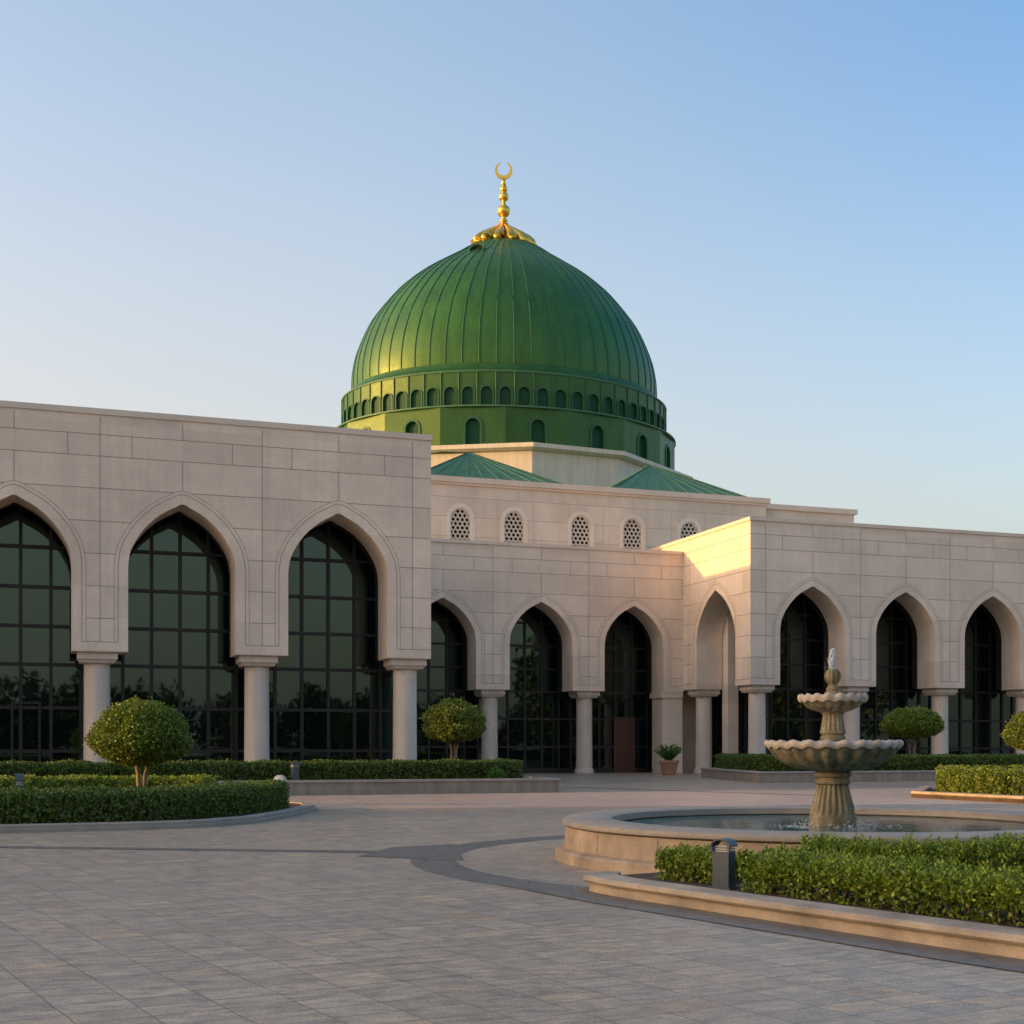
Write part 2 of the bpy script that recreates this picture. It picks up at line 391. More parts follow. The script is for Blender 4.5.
def facade(mb, u0, u1, openings, zp, zs_off, ztop, Mf, thick, joints=True, jw=.028, coping=.12, vpiers=(), zt_wall=None, outline=True):
    """openings [(ul,ur)]; Mf(u,z,off): off>0 is in front of the wall face"""
    zt = zt_wall or ztop
    lp = [(u0, zt), (u0, zp)]
    for (a, b) in openings:
        hw = (b-a)/2; xc = (a+b)/2; zs = zs_off
        lp += [(a, zp)]+arch(xc, hw, zs)+[(b, zp)]
    lp += [(u1, zp), (u1, zt)]
    # drop duplicates
    q = [lp[0]]
    for p in lp[1:]:
        if abs(p[0]-q[-1][0])+abs(p[1]-q[-1][1]) > 1e-4: q.append(p)
    mb.tri_extrude([q], lambda u, v: Mf(u, v, 0), lambda u, v: Mf(u, v, -thick))
    if not joints: return
    e = .003
    def seg(p, q_, w=jw):
        d = Vector((q_[0]-p[0], q_[1]-p[1]));
        if d.length < .02: return
        d.normalize(); nx, ny = -d.y*w/2, d.x*w/2
        mb.poly([Mf(p[0]+nx, p[1]+ny, e), Mf(q_[0]+nx, q_[1]+ny, e), Mf(q_[0]-nx, q_[1]-ny, e), Mf(p[0]-nx, p[1]-ny, e)], 1)
    outs = []
    for (a, b) in openings:
        hw = (b-a)/2; xc = (a+b)/2; ar = arch(xc, hw, zs_off)
        full = [(a, zp+.36)]+ar+[(b, zp+.36)]
        for o in (.36, .50):
            of = offset(full, o); of[0] = (of[0][0], zp+.36); of[-1] = (of[-1][0], zp+.36)
            of = [(min(max(p[0], u0+.02), u1-.02), p[1]) for p in of]
            for p, q_ in zip(of, of[1:]): seg(p, q_, jw if o < .4 else jw*.7)
        outs.append((xc, hw, offset(full, .50)))
    for i, (a, b) in enumerate(openings):       # pier foot lines
        nb = openings[i+1][0] if i+1 < len(openings) else None
        if nb: seg((b+.36, zp+.36), (nb-.36, zp+.36))
        elif u1-b > .7: seg((b+.36, zp+.36), (u1-.02, zp+.36))
    if openings and openings[0][0]-u0 > .7: seg((u0+.02, zp+.36), (openings[0][0]-.36, zp+.36))
    def blocked(z):
        r = []
        for xc, hw, of in outs:
            xs = []
            for p, q_ in zip(of, of[1:]):
                if (p[1]-z)*(q_[1]-z) <= 0 and p[1] != q_[1]:
                    xs.append(p[0]+(q_[0]-p[0])*(z-p[1])/(q_[1]-p[1]))
            if len(xs) >= 2: r.append((min(xs), max(xs)))
        return r
    zl = [ztop-.74, ztop-1.54, ztop-2.73]
    z = ztop-3.95
    while z > zp+.6: zl.append(z); z -= 1.2
    for z in zl:
        cur = u0
        for a, b in sorted(blocked(z)):
            if a > cur: seg((cur, z), (a, z))
            cur = max(cur, b)
        if cur < u1: seg((cur, z), (u1, z))
    zt_ = ztop-.1
    for pc in vpiers: seg((pc, zt_), (pc, zp+.36))
    for xc, hw, of in outs:
        top = max(p[1] for p in of)
        seg((xc, zl[0]), (xc, zt_)); seg((xc, zl[1]), (xc, max(top, zl[2]) if zl[2] > top else top))
        if u0 < xc-hw*.93: seg((xc-hw*.93, zl[0]), (xc-hw*.93, zl[1]))
        if u1 > xc+hw*.93: seg((xc+hw*.93, zl[0]), (xc+hw*.93, zl[1]))
        if zl[2] > top: seg((xc, zl[2]), (xc, top))

mosque = empty('mosque', (25, 64, 0))
tag(mosque, 'pale stone mosque with pointed arcades, dark glazing and a large green dome', 'mosque')
def P(o): o.parent = mosque; o.matrix_parent_inverse = Matrix.Translation((-25,-64,0)); return o
def Pb(mb, name, mats, **k): return P(mb.build(name, mats, **k))
def Sub(mb, name, mats, parent, **k): return mb.build(name, mats, parent=parent, **k)

DT = 1.7      # arcade wall depth
GL = 2.95      # glazing set back
def column(x, y, ztop, base=True):
    mb = MB()
    mb.lathe([(.60,0),(.60,.16),(.545,.22),(.545,.30),(.5,.34),(.485,2.0),(.475,ztop-.42),(.50,ztop-.40),(.50,ztop-.34)], 28, (x, y))
    c = Pb(mb, 'column', M['column'], auto=35)
    k = MB()
    def ring(h, z): return [(x-h,y-h,z),(x+h,y-h,z),(x+h,y+h,z),(x-h,y+h,z)]
    rs = [ring(.60, ztop-.40), ring(.66, ztop-.30), ring(.72, ztop-.26), ring(.72, ztop-.004)]
    for r0, r1 in zip(rs, rs[1:]):
        for i in range(4): k.poly([r0[i], r0[(i+1) % 4], r1[(i+1) % 4], r1[i]])
    k.poly(rs[0][::-1]); k.poly(rs[-1])
    Sub(k, 'capital', M['column'], c)
def glazing(a, b, plane, horiz, zt, Mg, offs, vs=1.1, w=.13, zlist=(1.45,3.13,4.8,6.28,7.79,9.33,10.9), door=None, seed=0):
    """Mg(u,z,off) maps onto the glass plane"""
    rr = random.Random(seed)
    g = MB()
    us = [a]+[a+o for o in offs if a+o < b-.1]+[b]
    zs = [0]+[z for z in zlist if z < zt]+[zt]
    for i in range(len(us)-1):          # one window's panes, each a hair out of true
        for j in range(len(zs)-1):
            t1, t2 = rr.uniform(-.004,.004), rr.uniform(-.004,.004); du = us[i+1]-us[i]; dz = zs[j+1]-zs[j]
            g.poly([Mg(us[i], zs[j], 0), Mg(us[i+1], zs[j], t1*du), Mg(us[i+1], zs[j+1], t1*du+t2*dz), Mg(us[i], zs[j+1], t2*dz)])
    o = Pb(g, 'arched_window', M['glass'], fix=False)
    f = MB()
    def bar(u0, u1, z0, z1, d0=-.05, d1=.10):
        pts = [Mg(u0,z0,d0), Mg(u1,z0,d0), Mg(u1,z1,d0), Mg(u0,z1,d0), Mg(u0,z0,d1), Mg(u1,z0,d1), Mg(u1,z1,d1), Mg(u0,z1,d1)]
        n = len(f.v); f.v += pts
        for q in ((0,3,2,1),(4,5,6,7),(0,1,5,4),(1,2,6,5),(2,3,7,6),(3,0,4,7)): f.f.append(tuple(n+i for i in q)); f.m.append(0)
    for u in us[1:-1]: bar(u-w/2, u+w/2, 0, zt)
    bar(a+.002, a+w/2, 0, zt); bar(b-w/2, b-.002, 0, zt)
    for z in zs[1:-1]: bar(a, b, z-w/2, z+w/2, -.045, .09)
    bar(a, b, 0, .3, -.045, .09)
    Sub(f, 'window_frame', M['frame'], o)
    if door:
        for (d0, d1, zt_, mm) in door:
            dm = MB(); n0 = len(f.v)
            f = MB(); bar(d0, d0+.09, .02, zt_, .10, .18); bar(d1-.09, d1, .02, zt_, .10, .18); bar(d0, d1, zt_-.09, zt_, .103, .183); bar(d0, d1, .02, .2, .103, .183)
            if mm == 'door': bar(d0+.09, d1-.09, .2, zt_-.09, .11, .15); bar(d0+.25, d1-.25, .5, zt_*.45, .15, .165); bar(d0+.25, d1-.25, zt_*.5, zt_-.35, .15, .165)
            dd = Sub(f, 'door', M[mm], o)
    return o

# ---- left wing
YL = 51.2; ZL = 13.93; ZP = 5.15
def ML(u, z, off): return (u, YL-off, z)
pl = [1.67+5.97*k for k in range(-4, 3)]
hw = 1.0
opl = [(pl[i]+hw, pl[i+1]-hw) for i in range(len(pl)-1)]
mb = MB(); facade(mb, pl[0]-1.03, pl[-1]+.77, opl, ZP, 8.3, ZL, ML, DT, vpiers=pl)
Pb(mb, 'arcade_wall', [M['wall'], M['joint']])
mb = MB(); facade(mb, pl[0]-1.0, pl[-1]+.74, [(a-.0, b+.0) for a, b in opl], ZP+.02, 8.3, 11.6, lambda u, z, off: (u, YL+DT+.01-off, z), .5, joints=False)
Pb(mb, 'arcade_lining', M['lining'])
mb = MB(); mb.box(pl[0]-1.1, pl[-1]+.81, YL-.05, YL+.5, ZL, ZL+.22); Pb(mb, 'coping', M['coping'])
mb = MB(); xl0, xl1 = pl[0]-1.0, pl[-1]+.72
mb.box(xl0, xl1, YL+DT+.02, 110, 11.62, ZL-.1); mb.box(xl0, xl1, YL+GL+.12, 110, 0, 11.62)
Pb(mb, 'wing_block', M['wall'])
for i in range(len(pl)-1):
    a, b = pl[i], pl[i+1]
    door = [(-1.5, -.42, 3.35, 'frame')] if abs(a+4.3) < .1 else None
    glazing(a, b, None, None, 11.6, lambda u, z, off: (u, YL+GL-off, z), [.95,2.05,3.15,4.25,5.35], door=door, seed=i)
for p in pl: column(p-.08, YL+.9, ZP)

# ---- entrance block
YC = 72.7; ZC = 13.32; ZPC = 4.93
def MC(u, z, off): return (u, YC-off, z)
pc = [18.1, 24.15, 30.15, 36.1]
opc = [(pc[i]+1.03, pc[i+1]-1.03) for i in range(3)]
mb = MB(); facade(mb, 14.46, 36.4, [(14.6, 17.07)][:0]+opc, ZPC, 7.65, ZC, MC, DT, vpiers=pc[:-1], jw=.032)
Pb(mb, 'arcade_wall', [M['wallc'], M['joint']])
mb = MB(); facade(mb, 14.6, 36.3, opc, ZPC+.02, 7.65, 11.2, lambda u, z, off: (u, YC+DT+.01-off, z), .5, joints=False)
Pb(mb, 'arcade_lining', M['lining'])
mb = MB(); mb.box(14.45, 36.38, YC-.07, YC+.5, ZC, ZC+.2); Pb(mb, 'coping', M['coping'])
mb = MB(); mb.box(14.52, 36.4, YC+DT+.02, 77.9, 11.22, ZC-.1); mb.box(14.52, 36.4+GL, YC+GL+.12, 77.9, 0, 11.22)
Pb(mb, 'wing_block', M['wallc'])
zc_ = (1.6, 3.3, 4.95, 6.35, 7.75, 9.15)
for i in range(3):
    a, b = pc[i], pc[i+1]
    door = [(33.0, 34.45, 3.45, 'door'), (34.6, 35.3, 3.45, 'frame')] if i == 2 else None
    glazing(a, b, None, None, 11.2, lambda u, z, off: (u, YC+GL-off, z), [.8,1.9,3.0,4.1,5.2], zlist=zc_, door=door, seed=20+i)
glazing(14.55, 18.1, None, None, 11.2, lambda u, z, off: (u, YC+GL-off, z), [1.1,2.2], zlist=zc_, seed=30)
for p in pc[:-1]: column(p+.1, YC+.95, ZPC)
mb = MB(); mb.box(35.05, 36.4, YC+.12, YC+1.6, 0, ZPC-.35); mb.box(34.93, 36.39, YC+.03, YC+1.68, ZPC-.35, ZPC-.003)
Pb(mb, 'pilaster', M['wallc'])

# ---- right wing, front and return
YR = 64.5; XR = 36.4; ZR = 14.12; ZPR = 5.05
def MR(u, z, off): return (u, YR-off, z)
pr = [37.35, 43.5, 49.6, 55.7, 61.8]
opr = [(pr[i]+(.92 if i == 0 else 1.03), pr[i+1]-1.03) for i in range(4)]
mb = MB(); facade(mb, XR, 62.8, opr, ZPR, 8.0, ZR, MR, DT, vpiers=pr[:], jw=.032)
Pb(mb, 'arcade_wall', [M['wallr'], M['joint']])
mb = MB(); facade(mb, XR+2.0, 62.7, opr, ZPR+.02, 8.0, 11.5, lambda u, z, off: (u, YR+DT+.01-off, z), .5, joints=False)
Pb(mb, 'arcade_lining', M['lining'])
def MS(u, z, off): return (XR-off, u, z)
mb = MB(); facade(mb, YR+DT, YC+DT-.02, [(YR+DT+.04, 70.95)], ZPR, 7.75, ZR, MS, DT, vpiers=[71.9], jw=.032)
# joints carried round onto the corner pier
for z in (ZR-.74, ZR-1.54, ZR-2.73, ZR-3.95, ZR-5.15, ZR-6.35, ZR-7.55, ZR-8.75):
    mb.poly([MS(YR+.01, z-.016, .003), MS(YR+DT-.01, z-.016, .003), MS(YR+DT-.01, z+.016, .003), MS(YR+.01, z+.016, .003)], 1)
Pb(mb, 'return_wall', [M['wallr'], M['joint']])
mb = MB(); mb.box(XR-.07, 62.9, YR-.07, YR+.5, ZR, ZR+.2); mb.box(XR-.07, XR+.5, YR+.5, 77.9, ZR, ZR+.2)
Pb(mb, 'coping', M['coping'])
mb = MB()
mb.box(XR+DT+.02, 62.7, YR+DT+.02, 79.9, 11.52, ZR-.1); mb.box(XR+GL+.12, 62.7, YR+GL+.12, 79.9, 0, 11.52)
mb.box(XR, XR+DT, YC+DT, 77.9, 0, ZR-.003)
Pb(mb, 'wing_block', M['wallr'])
mb = MB(); mb.box(XR+DT+.05, XR+DT+.75, 70.3, 71.0, 0, 11.5); Pb(mb, 'pilaster', M['wallr'])
for i in range(4):
    a, b = (XR+GL if i == 0 else pr[i]), pr[i+1]
    o_ = [1.15, 2.3] if i == 0 else [.8,1.9,3.0,4.1,5.2]
    glazing(a, b, None, None, 11.5, lambda u, z, off: (u, YR+GL-off, z), o_, zlist=(1.5,3.2,4.95,6.4,7.85,9.3), seed=40+i)
glazing(YR+GL, YC+DT, None, None, 11.5, lambda u, z, off: (XR+GL-off, u, z), [1.1,2.2,3.3,4.4,5.5], zlist=(1.5,3.2,4.95,6.4,7.85,9.3), seed=50)
for p in pr: column(p, YR+.95, ZPR)
column(37.35, 71.85, ZPR)

# ---- hall above: clerestory wall with carved lattice windows
YU = 78.0; ZU = 18.25
wins = [23.8, 27.3, 31.8, 35.4, 39.5, 43.2]
def warch(xc, hwid, z0, z1, n=9):
    """round-headed, slightly pointed window outline, counter-clockwise"""
    zs = z1-hwid*1.12; pts = [(xc-hwid, z0), (xc+hwid, z0)]
    for i in range(n+1):
        t = math.pi/2*i/n; pts.append((xc+hwid*math.cos(t), zs+hwid*1.12*math.sin(t)**.92))
    for i in range(1, n+1):
        t = math.pi/2*(1-i/n); pts.append((xc-hwid*math.cos(t), zs+hwid*1.12*math.sin(t)**.92))
    return pts
mb = MB()
bds = [20]+[(a+b)/2 for a, b in zip(wins, wins[1:])]+[45.2]
for x, xa, xb in zip(wins, bds, bds[1:]):
    mb.tri_extrude([[(xa,10),(xb,10),(xb,ZU-.35),(xa,ZU-.35)], warch(x, .68, 14.22, 16.36)[::-1]], lambda u, v: (u, YU, v), lambda u, v: (u, YU+.45, v))
for z in (13.4,14.6,15.8,17.0):
    segs = [20]
    for x in wins:
        if z < 16.2: segs += [x-.72, x+.72]
    segs.append(45.2)
    for a, b in zip(segs[::2], segs[1::2]): mb.poly([(a,YU-.003,z-.014),(b,YU-.003,z-.014),(b,YU-.003,z+.014),(a,YU-.003,z+.014)], 1)
for k in range(11):
    x = 21.4+2.4*k
    if min(abs(x-w_) for w_ in wins) > .8: mb.poly([(x-.012,YU-.003,13),(x+.012,YU-.003,13),(x+.012,YU-.003,17.0),(x-.012,YU-.003,17.0)], 1)
Pb(mb, 'clerestory_wall', [M['wallup'], M['jointup']])
mb = MB(); mb.box(20, 45.2, YU+.46, 118, 0, ZU-.36); Pb(mb, 'hall_block', M['wallup'])
mb = MB(); mb.box(19.8, 45.42, YU-.22, 118.2, ZU-.35, ZU-.02); mb.box(19.9, 45.32, YU-.12, 118.1, ZU-.50, ZU-.352); Pb(mb, 'cornice', M['coping'])
mb = MB(); mb.box(45.44, 53.4, 80, 112, 0, 17.95); Pb(mb, 'side_block', M['wallup'])
mb = MB(); mb.box(45.46, 53.58, 79.8, 112.2, 17.952, 18.3); Pb(mb, 'cornice', M['coping'])
def inside(pt, poly):
    x, y = pt; c = False
    for i in range(len(poly)):
        (x1, y1), (x2, y2) = poly[i], poly[i-1]
        if (y1 > y) != (y2 > y) and x < (x2-x1)*(y-y1)/(y2-y1)+x1: c = not c
    return c
for wx in wins:
    out = warch(wx, .90, 14.10, 16.62); inn = warch(wx, .68, 14.22, 16.36)
    f = MB(); f.tri_extrude([out, inn[::-1]], lambda u, v: (u, YU-.07, v), lambda u, v: (u, YU+.0-.001, v))
    out2 = warch(wx, .68, 14.22, 16.36); in2 = warch(wx, .61, 14.29, 16.28)
    f.tri_extrude([out2, in2[::-1]], lambda u, v: (u, YU+.02, v), lambda u, v: (u, YU+.30, v))
    fo = Pb(f, 'lattice_window', M['lattice'])
    g = MB(); hx = .17
    segs = []
    for r_ in range(-2, 10):
        for c_ in range(-4, 5):
            cx = wx+c_*hx*1.732+(r_ % 2)*hx*.866; cz = 14.37+r_*hx*1.5
            for k in range(6):
                a0, a1 = R(60*k+30), R(60*k+90)
                p0 = (cx+hx*math.cos(a0), cz+hx*math.sin(a0)); p1 = (cx+hx*math.cos(a1), cz+hx*math.sin(a1))
                if k < 3 and (inside(p0, in2) or inside(p1, in2)): segs.append((p0, p1))
            if inside((cx, cz), in2) :
                pass
    for p0, p1 in segs:
        d = Vector((p1[0]-p0[0], p1[1]-p0[1])).normalized()*.0; q = Vector((p1[0]-p0[0], p1[1]-p0[1])).normalized(); nx, nz = -q.y*.05, q.x*.05
        loop = [(p0[0]+nx, p0[1]+nz), (p1[0]+nx, p1[1]+nz), (p1[0]-nx, p1[1]-nz), (p0[0]-nx, p0[1]-nz)]
        g.tri_extrude([loop], lambda u, v: (u, YU+.08, v), lambda u, v: (u, YU+.15, v))
    Sub(g, 'lattice', M['lattice'], fo)
    b = MB(); b.tri_extrude([in2], lambda u, v: (u, YU+.27, v), lambda u, v: (u, YU+.29, v)); Sub(b, 'pane', M['darkvoid'], fo)

# ---- green roofs at the foot of the dome
def pyramid(cx, cy, h, z0, z1, nf, n=4, rot=0):
    mb = MB(); cs = []
    for i in range(4): a = R(45+90*i); cs.append((cx+h*1.414*math.cos(a), cy+h*1.414*math.sin(a), z0))
    for i in range(4): mb.poly([cs[i], cs[(i+1) % 4], (cx, cy, z1)])
    mb.poly(cs[::-1])
    for i in range(4):
        a, b = Vector(cs[i]), Vector(cs[(i+1) % 4]); top = Vector((cx, cy, z1))
        for k in range(0, nf+1):
            p = a.lerp(b, k/nf)+Vector((0,0,.02)); mb.tube([p, p.lerp(top, .985)+Vector((0,0,.03))], [.02,.012] if 0 < k < nf else [.05,.035], 5, 1)
    return Pb(mb, 'hip_roof', [M['roofgreen'], M['roofrib']])
pyramid(26.0, 83.4, 5.05, ZU-.02, 21.05, 9); pyramid(39.2, 83.4, 5.05, ZU-.02, 21.15, 9)
mb = MB()
mb.poly([(20,YU+.1,ZU+.0),(45.2,YU+.1,ZU+.0),(45.2,90,20.1),(20,90,20.1)]); mb.poly([(20,90,20.1),(45.2,90,20.1),(45.2,117.9,ZU),(20,117.9,ZU)])
mb.poly([(20,YU+.1,ZU),(20,90,20.1),(20,117.9,ZU)]); mb.poly([(45.2,YU+.1,ZU),(45.2,90,20.1),(45.2,117.9,ZU)])
Pb(mb, 'low_roof', M['roofgreen'])

# ---- dome on its drums
DX, DY = 34.3, 100.0; SYD = .84
def rel(a, r, z):   # angle from the direction that faces the plaza corner, positive to the right
    t = R(250.8+a); return (DX+r*math.cos(t), DY+r*math.sin(t)*SYD, z)
octa = [-82,-37,10.5,38,84,128,172,218]
def octring(r, z): return [rel(a, r, z) for a in octa]
def shells(mb, rings, mi=0):
    for r0, r1 in zip(rings, rings[1:]):
        k = len(r0)
        for i in range(k): mb.poly([r0[i], r0[(i+1) % k], r1[(i+1) % k], r1[i]], mi)
    mb.poly(rings[-1], mi); mb.poly(rings[0][::-1], mi)
mb = MB(); shells(mb, [octring(14.7, 17.5), octring(14.7, 22.75)])
for i in range(8):    # render joints on each side
    a, b = Vector(rel(octa[i], 14.7, 0)), Vector(rel(octa[(i+1) % 8], 14.7, 0)); nrm = (a+b)/2-Vector((DX, DY, 0)); nrm.normalize()
    for k in range(1, 9):
        p = a.lerp(b, k/9)+nrm*.004; d = (b-a).normalized()*.012
        mb.poly([(p-d)+Vector((0,0,17.6)), (p+d)+Vector((0,0,17.6)), (p+d)+Vector((0,0,22.7)), (p-d)+Vector((0,0,22.7))], 1)
Pb(mb, 'octagonal_base', [M['octwall'], M['coping']])
mb = MB(); shells(mb, [octring(14.95, 22.6), octring(15.35, 22.75), octring(15.35, 23.05), octring(14.6, 23.12)]); Pb(mb, 'cornice', M['octwall'])

def niche_drum(nfac, r0, a0, z0, z1, nw, nz0, nz1, depth, name, ridges=True, ringw=.1):
    """a faceted drum; one arched niche per facet, each niche a sub-part"""
    mb = MB(); nich = []
    for i in range(nfac):
        A = Vector(rel(a0+360*i/nfac, r0, 0)); B = Vector(rel(a0+360*(i+1)/nfac, r0, 0)); L = (B-A).length; ux = (B-A).normalized()
        nr = Vector((ux.y, -ux.x, 0)); c_ = (A+B)/2-Vector((DX, DY, 0))
        if nr.dot(c_) < 0: nr = -nr
        f = lambda u, v, A=A, ux=ux, nr=nr: A+ux*u+Vector((0,0,v))
        g = lambda u, v, A=A, ux=ux, nr=nr: A+ux*u+Vector((0,0,v))-nr*depth
        h_ = warch(L/2, nw/2, nz0, nz1, 6)
        n = len(mb.v)
        mb.tri_extrude([[(0,z0),(L,z0),(L,z1),(0,z1)], h_[::-1]], f, g)
        if ridges:
            mb.tube([A+nr*.03+Vector((0,0,z0)), A+nr*.03+Vector((0,0,z1))], [.05,.05], 5, 1)
        nb = MB(); 
        nb.tri_extrude([warch(L/2, nw/2+.01, nz0-.01, nz1+.01, 6)], lambda u, v: A+ux*u+Vector((0,0,v))-nr*(depth*.8), lambda u, v: A+ux*u+Vector((0,0,v))-nr*(depth*.8+.05))
        ow = warch(L/2, nw/2+ringw, nz0, nz1+ringw, 6); iw = warch(L/2, nw/2, nz0, nz1, 6)
        nb.tri_extrude([(ow[1:]+ow[:1])+(iw[1:]+iw[:1])[::-1]], lambda u, v: A+ux*u+Vector((0,0,v))+nr*.07, lambda u, v: A+ux*u+Vector((0,0,v))+nr*.001, 1)
        nich.append(nb)
    o = Pb(mb, name, [M['drum'], M['rib']])
    for nb in nich: Sub(nb, 'niche', [M['niche'], M['rib']], o)
    return o
def lathe_rel(mb, prof, n, mi=0, cap=False):
    b = len(mb.v)
    for (r, z) in prof:
        for j in range(n): mb.v.append(rel(360*j/n, r, z))
    for i in range(len(prof)-1):
        for j in range(n):
            a = b+i*n+j; c = b+i*n+(j+1) % n; mb.f.append((a, c, c+n, a+n)); mb.m.append(mi)
low = niche_drum(18, 13.85, -37, 22.6, 25.8, 1.02, 23.12, 25.0, .30, 'lower_drum', ridges=False, ringw=.17)
mb = MB(); lathe_rel(mb, [(12.9,25.81),(13.93,25.81),(13.93,25.92),(13.3,25.97)], 72); Sub(mb, 'ledge', M['ledge'], low, smooth=False)
up = niche_drum(60, 13.1, 0, 25.95, 28.45, .84, 26.05, 27.4, .17, 'upper_drum', ringw=.09)
mb = MB(); lathe_rel(mb, [(12.9,28.45),(13.16,28.45),(13.18,28.55),(13.1,28.6)], 120); Sub(mb, 'ledge', M['ledge'], up)
mb = MB(); lathe_rel(mb, [(13.1,28.6),(12.75,28.78),(12.45,29.02),(12.36,29.3)], 120); Sub(mb, 'shoulder', M['drum'], up, smooth=True)
# dome shell
dp = [(12.3,29.0),(12.34,29.7),(12.25,30.9),(11.85,32.5),(10.82,34.7),(8.9,37.1),(7.1,38.65),(5.65,39.6),(4.2,40.5),(3.05,41.25),(1.6,41.95),(.5,42.4)]
def interp(prof, k=4):
    out = []; Pp = [prof[0]]+prof+[prof[-1]]
    for i in range(1, len(Pp)-2):
        for t in range(k):
            t /= k; p0, p1, p2, p3 = Pp[i-1:i+3]
            out.append(tuple(.5*(2*p1[c]+(p2[c]-p0[c])*t+(2*p0[c]-5*p1[c]+4*p2[c]-p3[c])*t*t+(-p0[c]+3*p1[c]-3*p2[c]+p3[c])*t**3) for c in (0,1)))
    out.append(prof[-1]); return out
DP = interp(dp)
mb = MB(); lathe_rel(mb, DP, 180)
dome = Pb(mb, 'dome', M['dome'], smooth=True)
for k in range(60):
    rb = MB(); pts = [Vector(rel(6*k, r+.015, z)) for r, z in DP[:-3]]
    rb.tube(pts, [.045*min(1, .35+p_[0]/12) for p_ in DP[:-3]], 5); Sub(rb, 'rib', M['rib'], dome)
mb = MB()      # small round vent opening high on the shell
a_ = -21; cpt = Vector(rel(a_, 5.45, 39.62)); out_ = (Vector(rel(a_, 5, 0))-Vector(rel(a_, 4, 0))).normalized(); nrm = (out_*.92+Vector((0,0,.40))).normalized()
u_ = Vector((-out_.y, out_.x, 0)); w_ = nrm.cross(u_)
ring_ = lambda rr_, o_: [cpt+nrm*o_+u_*rr_*1.12*math.cos(t)+w_*rr_*.9*math.sin(t) for t in [2*math.pi*k/24 for k in range(24)]]
Ra, Rb, Rc_, Rd = ring_(.62,-.5), ring_(.62,.22), ring_(.52,.22), ring_(.52,.02)
for A_, B_ in ((Ra,Rb),(Rb,Rc_),(Rc_,Rd)):
    for i in range(24): mb.poly([A_[i], A_[(i+1) % 24], B_[(i+1) % 24], B_[i]], 1)
mb.poly(Rd, 0)
Sub(mb, 'vent', [M['darkvoid'], M['rib']], dome)
# gilded cap and finial
DX_, DX = DX, DX-.18
mb = MB(); capz = 41.45
def lob(th, i): return 1+.05*abs(math.sin(7*th)) if i < 6 else 1
prof = [(2.55,capz-.42),(2.72,capz-.22),(2.66,capz+.05),(2.2,capz+.5),(1.6,capz+.95),(1.05,capz+1.35),(.6,capz+1.7),(.38,capz+2.0)]
mb.lathe(prof, 112, (DX, DY), SYD, rad=lambda th, i: 1-.16*(1-abs(math.sin(7*th)))**1.5*(1 if i < 6 else 0), zf=lambda th, i: (-.20*(1-abs(math.sin(7*th))) if i > 1 else .12*(1-abs(math.sin(7*th)))) if i < 6 else 0)
for k in range(14):
    th = 2*math.pi*(k+.5)/14
    def pp_(r, z): return (DX+r*math.cos(th), DY+r*math.sin(th)*SYD, z)
    mb.tube([pp_(.5,capz+1.75), pp_(.95,capz+1.38), pp_(1.5,capz+.98), pp_(2.05,capz+.55), pp_(2.35,capz+.2), pp_(2.52,capz-.08), pp_(2.58,capz-.28)], [.10,.20,.30,.40,.46,.38,.12], 10)
fin = Pb(mb, 'finial', M['gold'], auto=50)
mb = MB(); z0 = capz+1.6
px = .0801
def ball(z, r, n=9, sq=1.0): return [(r*math.sin(math.pi*i/n), z-r*sq*math.cos(math.pi*i/n)) for i in range(1, n)]
prof = [(.42,z0)]+[(.26,z0+.2),(.22,z0+.45),(.33,z0+.55),(.33,z0+.65),(.2,z0+.75)]+ball(44.45,.52)+[(.16,45.0),(.16,45.2)]+ball(45.6,.40)+[(.22,45.95)]+ball(46.2,.30)+[(.2,46.5),(.15,46.8),(.12,47.05)]
mb.lathe(prof, 24, (DX, DY)); Sub(mb, 'spire', M['gold'], fin, smooth=True)
# crescent facing the plaza: open at the top
mb = MB(); Rc = .70; czc = 47.7; ns = 30
vx = Vector((C_, -S_, 0)); vy = Vector((S_, C_, 0))
outp, inp = [], []
for i in range(ns+1):
    t = -math.pi/2-R(158)+2*R(158)*i/ns
    outp.append((Rc*math.cos(t), Rc*math.sin(t)))
    wd = .27*(math.cos((i/ns-.5)*math.pi))**.8+.02
    inp.append(((Rc-wd)*math.cos(t), (Rc-wd)*math.sin(t)))
k0 = len(mb.v)
for off in (-.07, .07):
    for lst in (outp, inp):
        for (u, v) in lst: mb.v.append(tuple(Vector((DX, DY, czc))+vx*u+Vector((0,0,1))*v+vy*off))
N = ns+1
for i in range(ns):
    A, B, Cc, D = 0, N, 2*N, 3*N
    for q in ((A+i, A+i+1, B+i+1, B+i), (Cc+i, Cc+i+1, D+i+1, D+i), (A+i, A+i+1, Cc+i+1, Cc+i), (B+i, B+i+1, D+i+1, D+i)):
        mb.f.append(tuple(k0+j for j in q)); mb.m.append(0)
for i in (0, ns): mb.f.append((k0+i, k0+N+i, k0+3*N+i, k0+2*N+i)); mb.m.append(0)
Sub(mb, 'crescent', M['gold'], fin)

DX = DX_
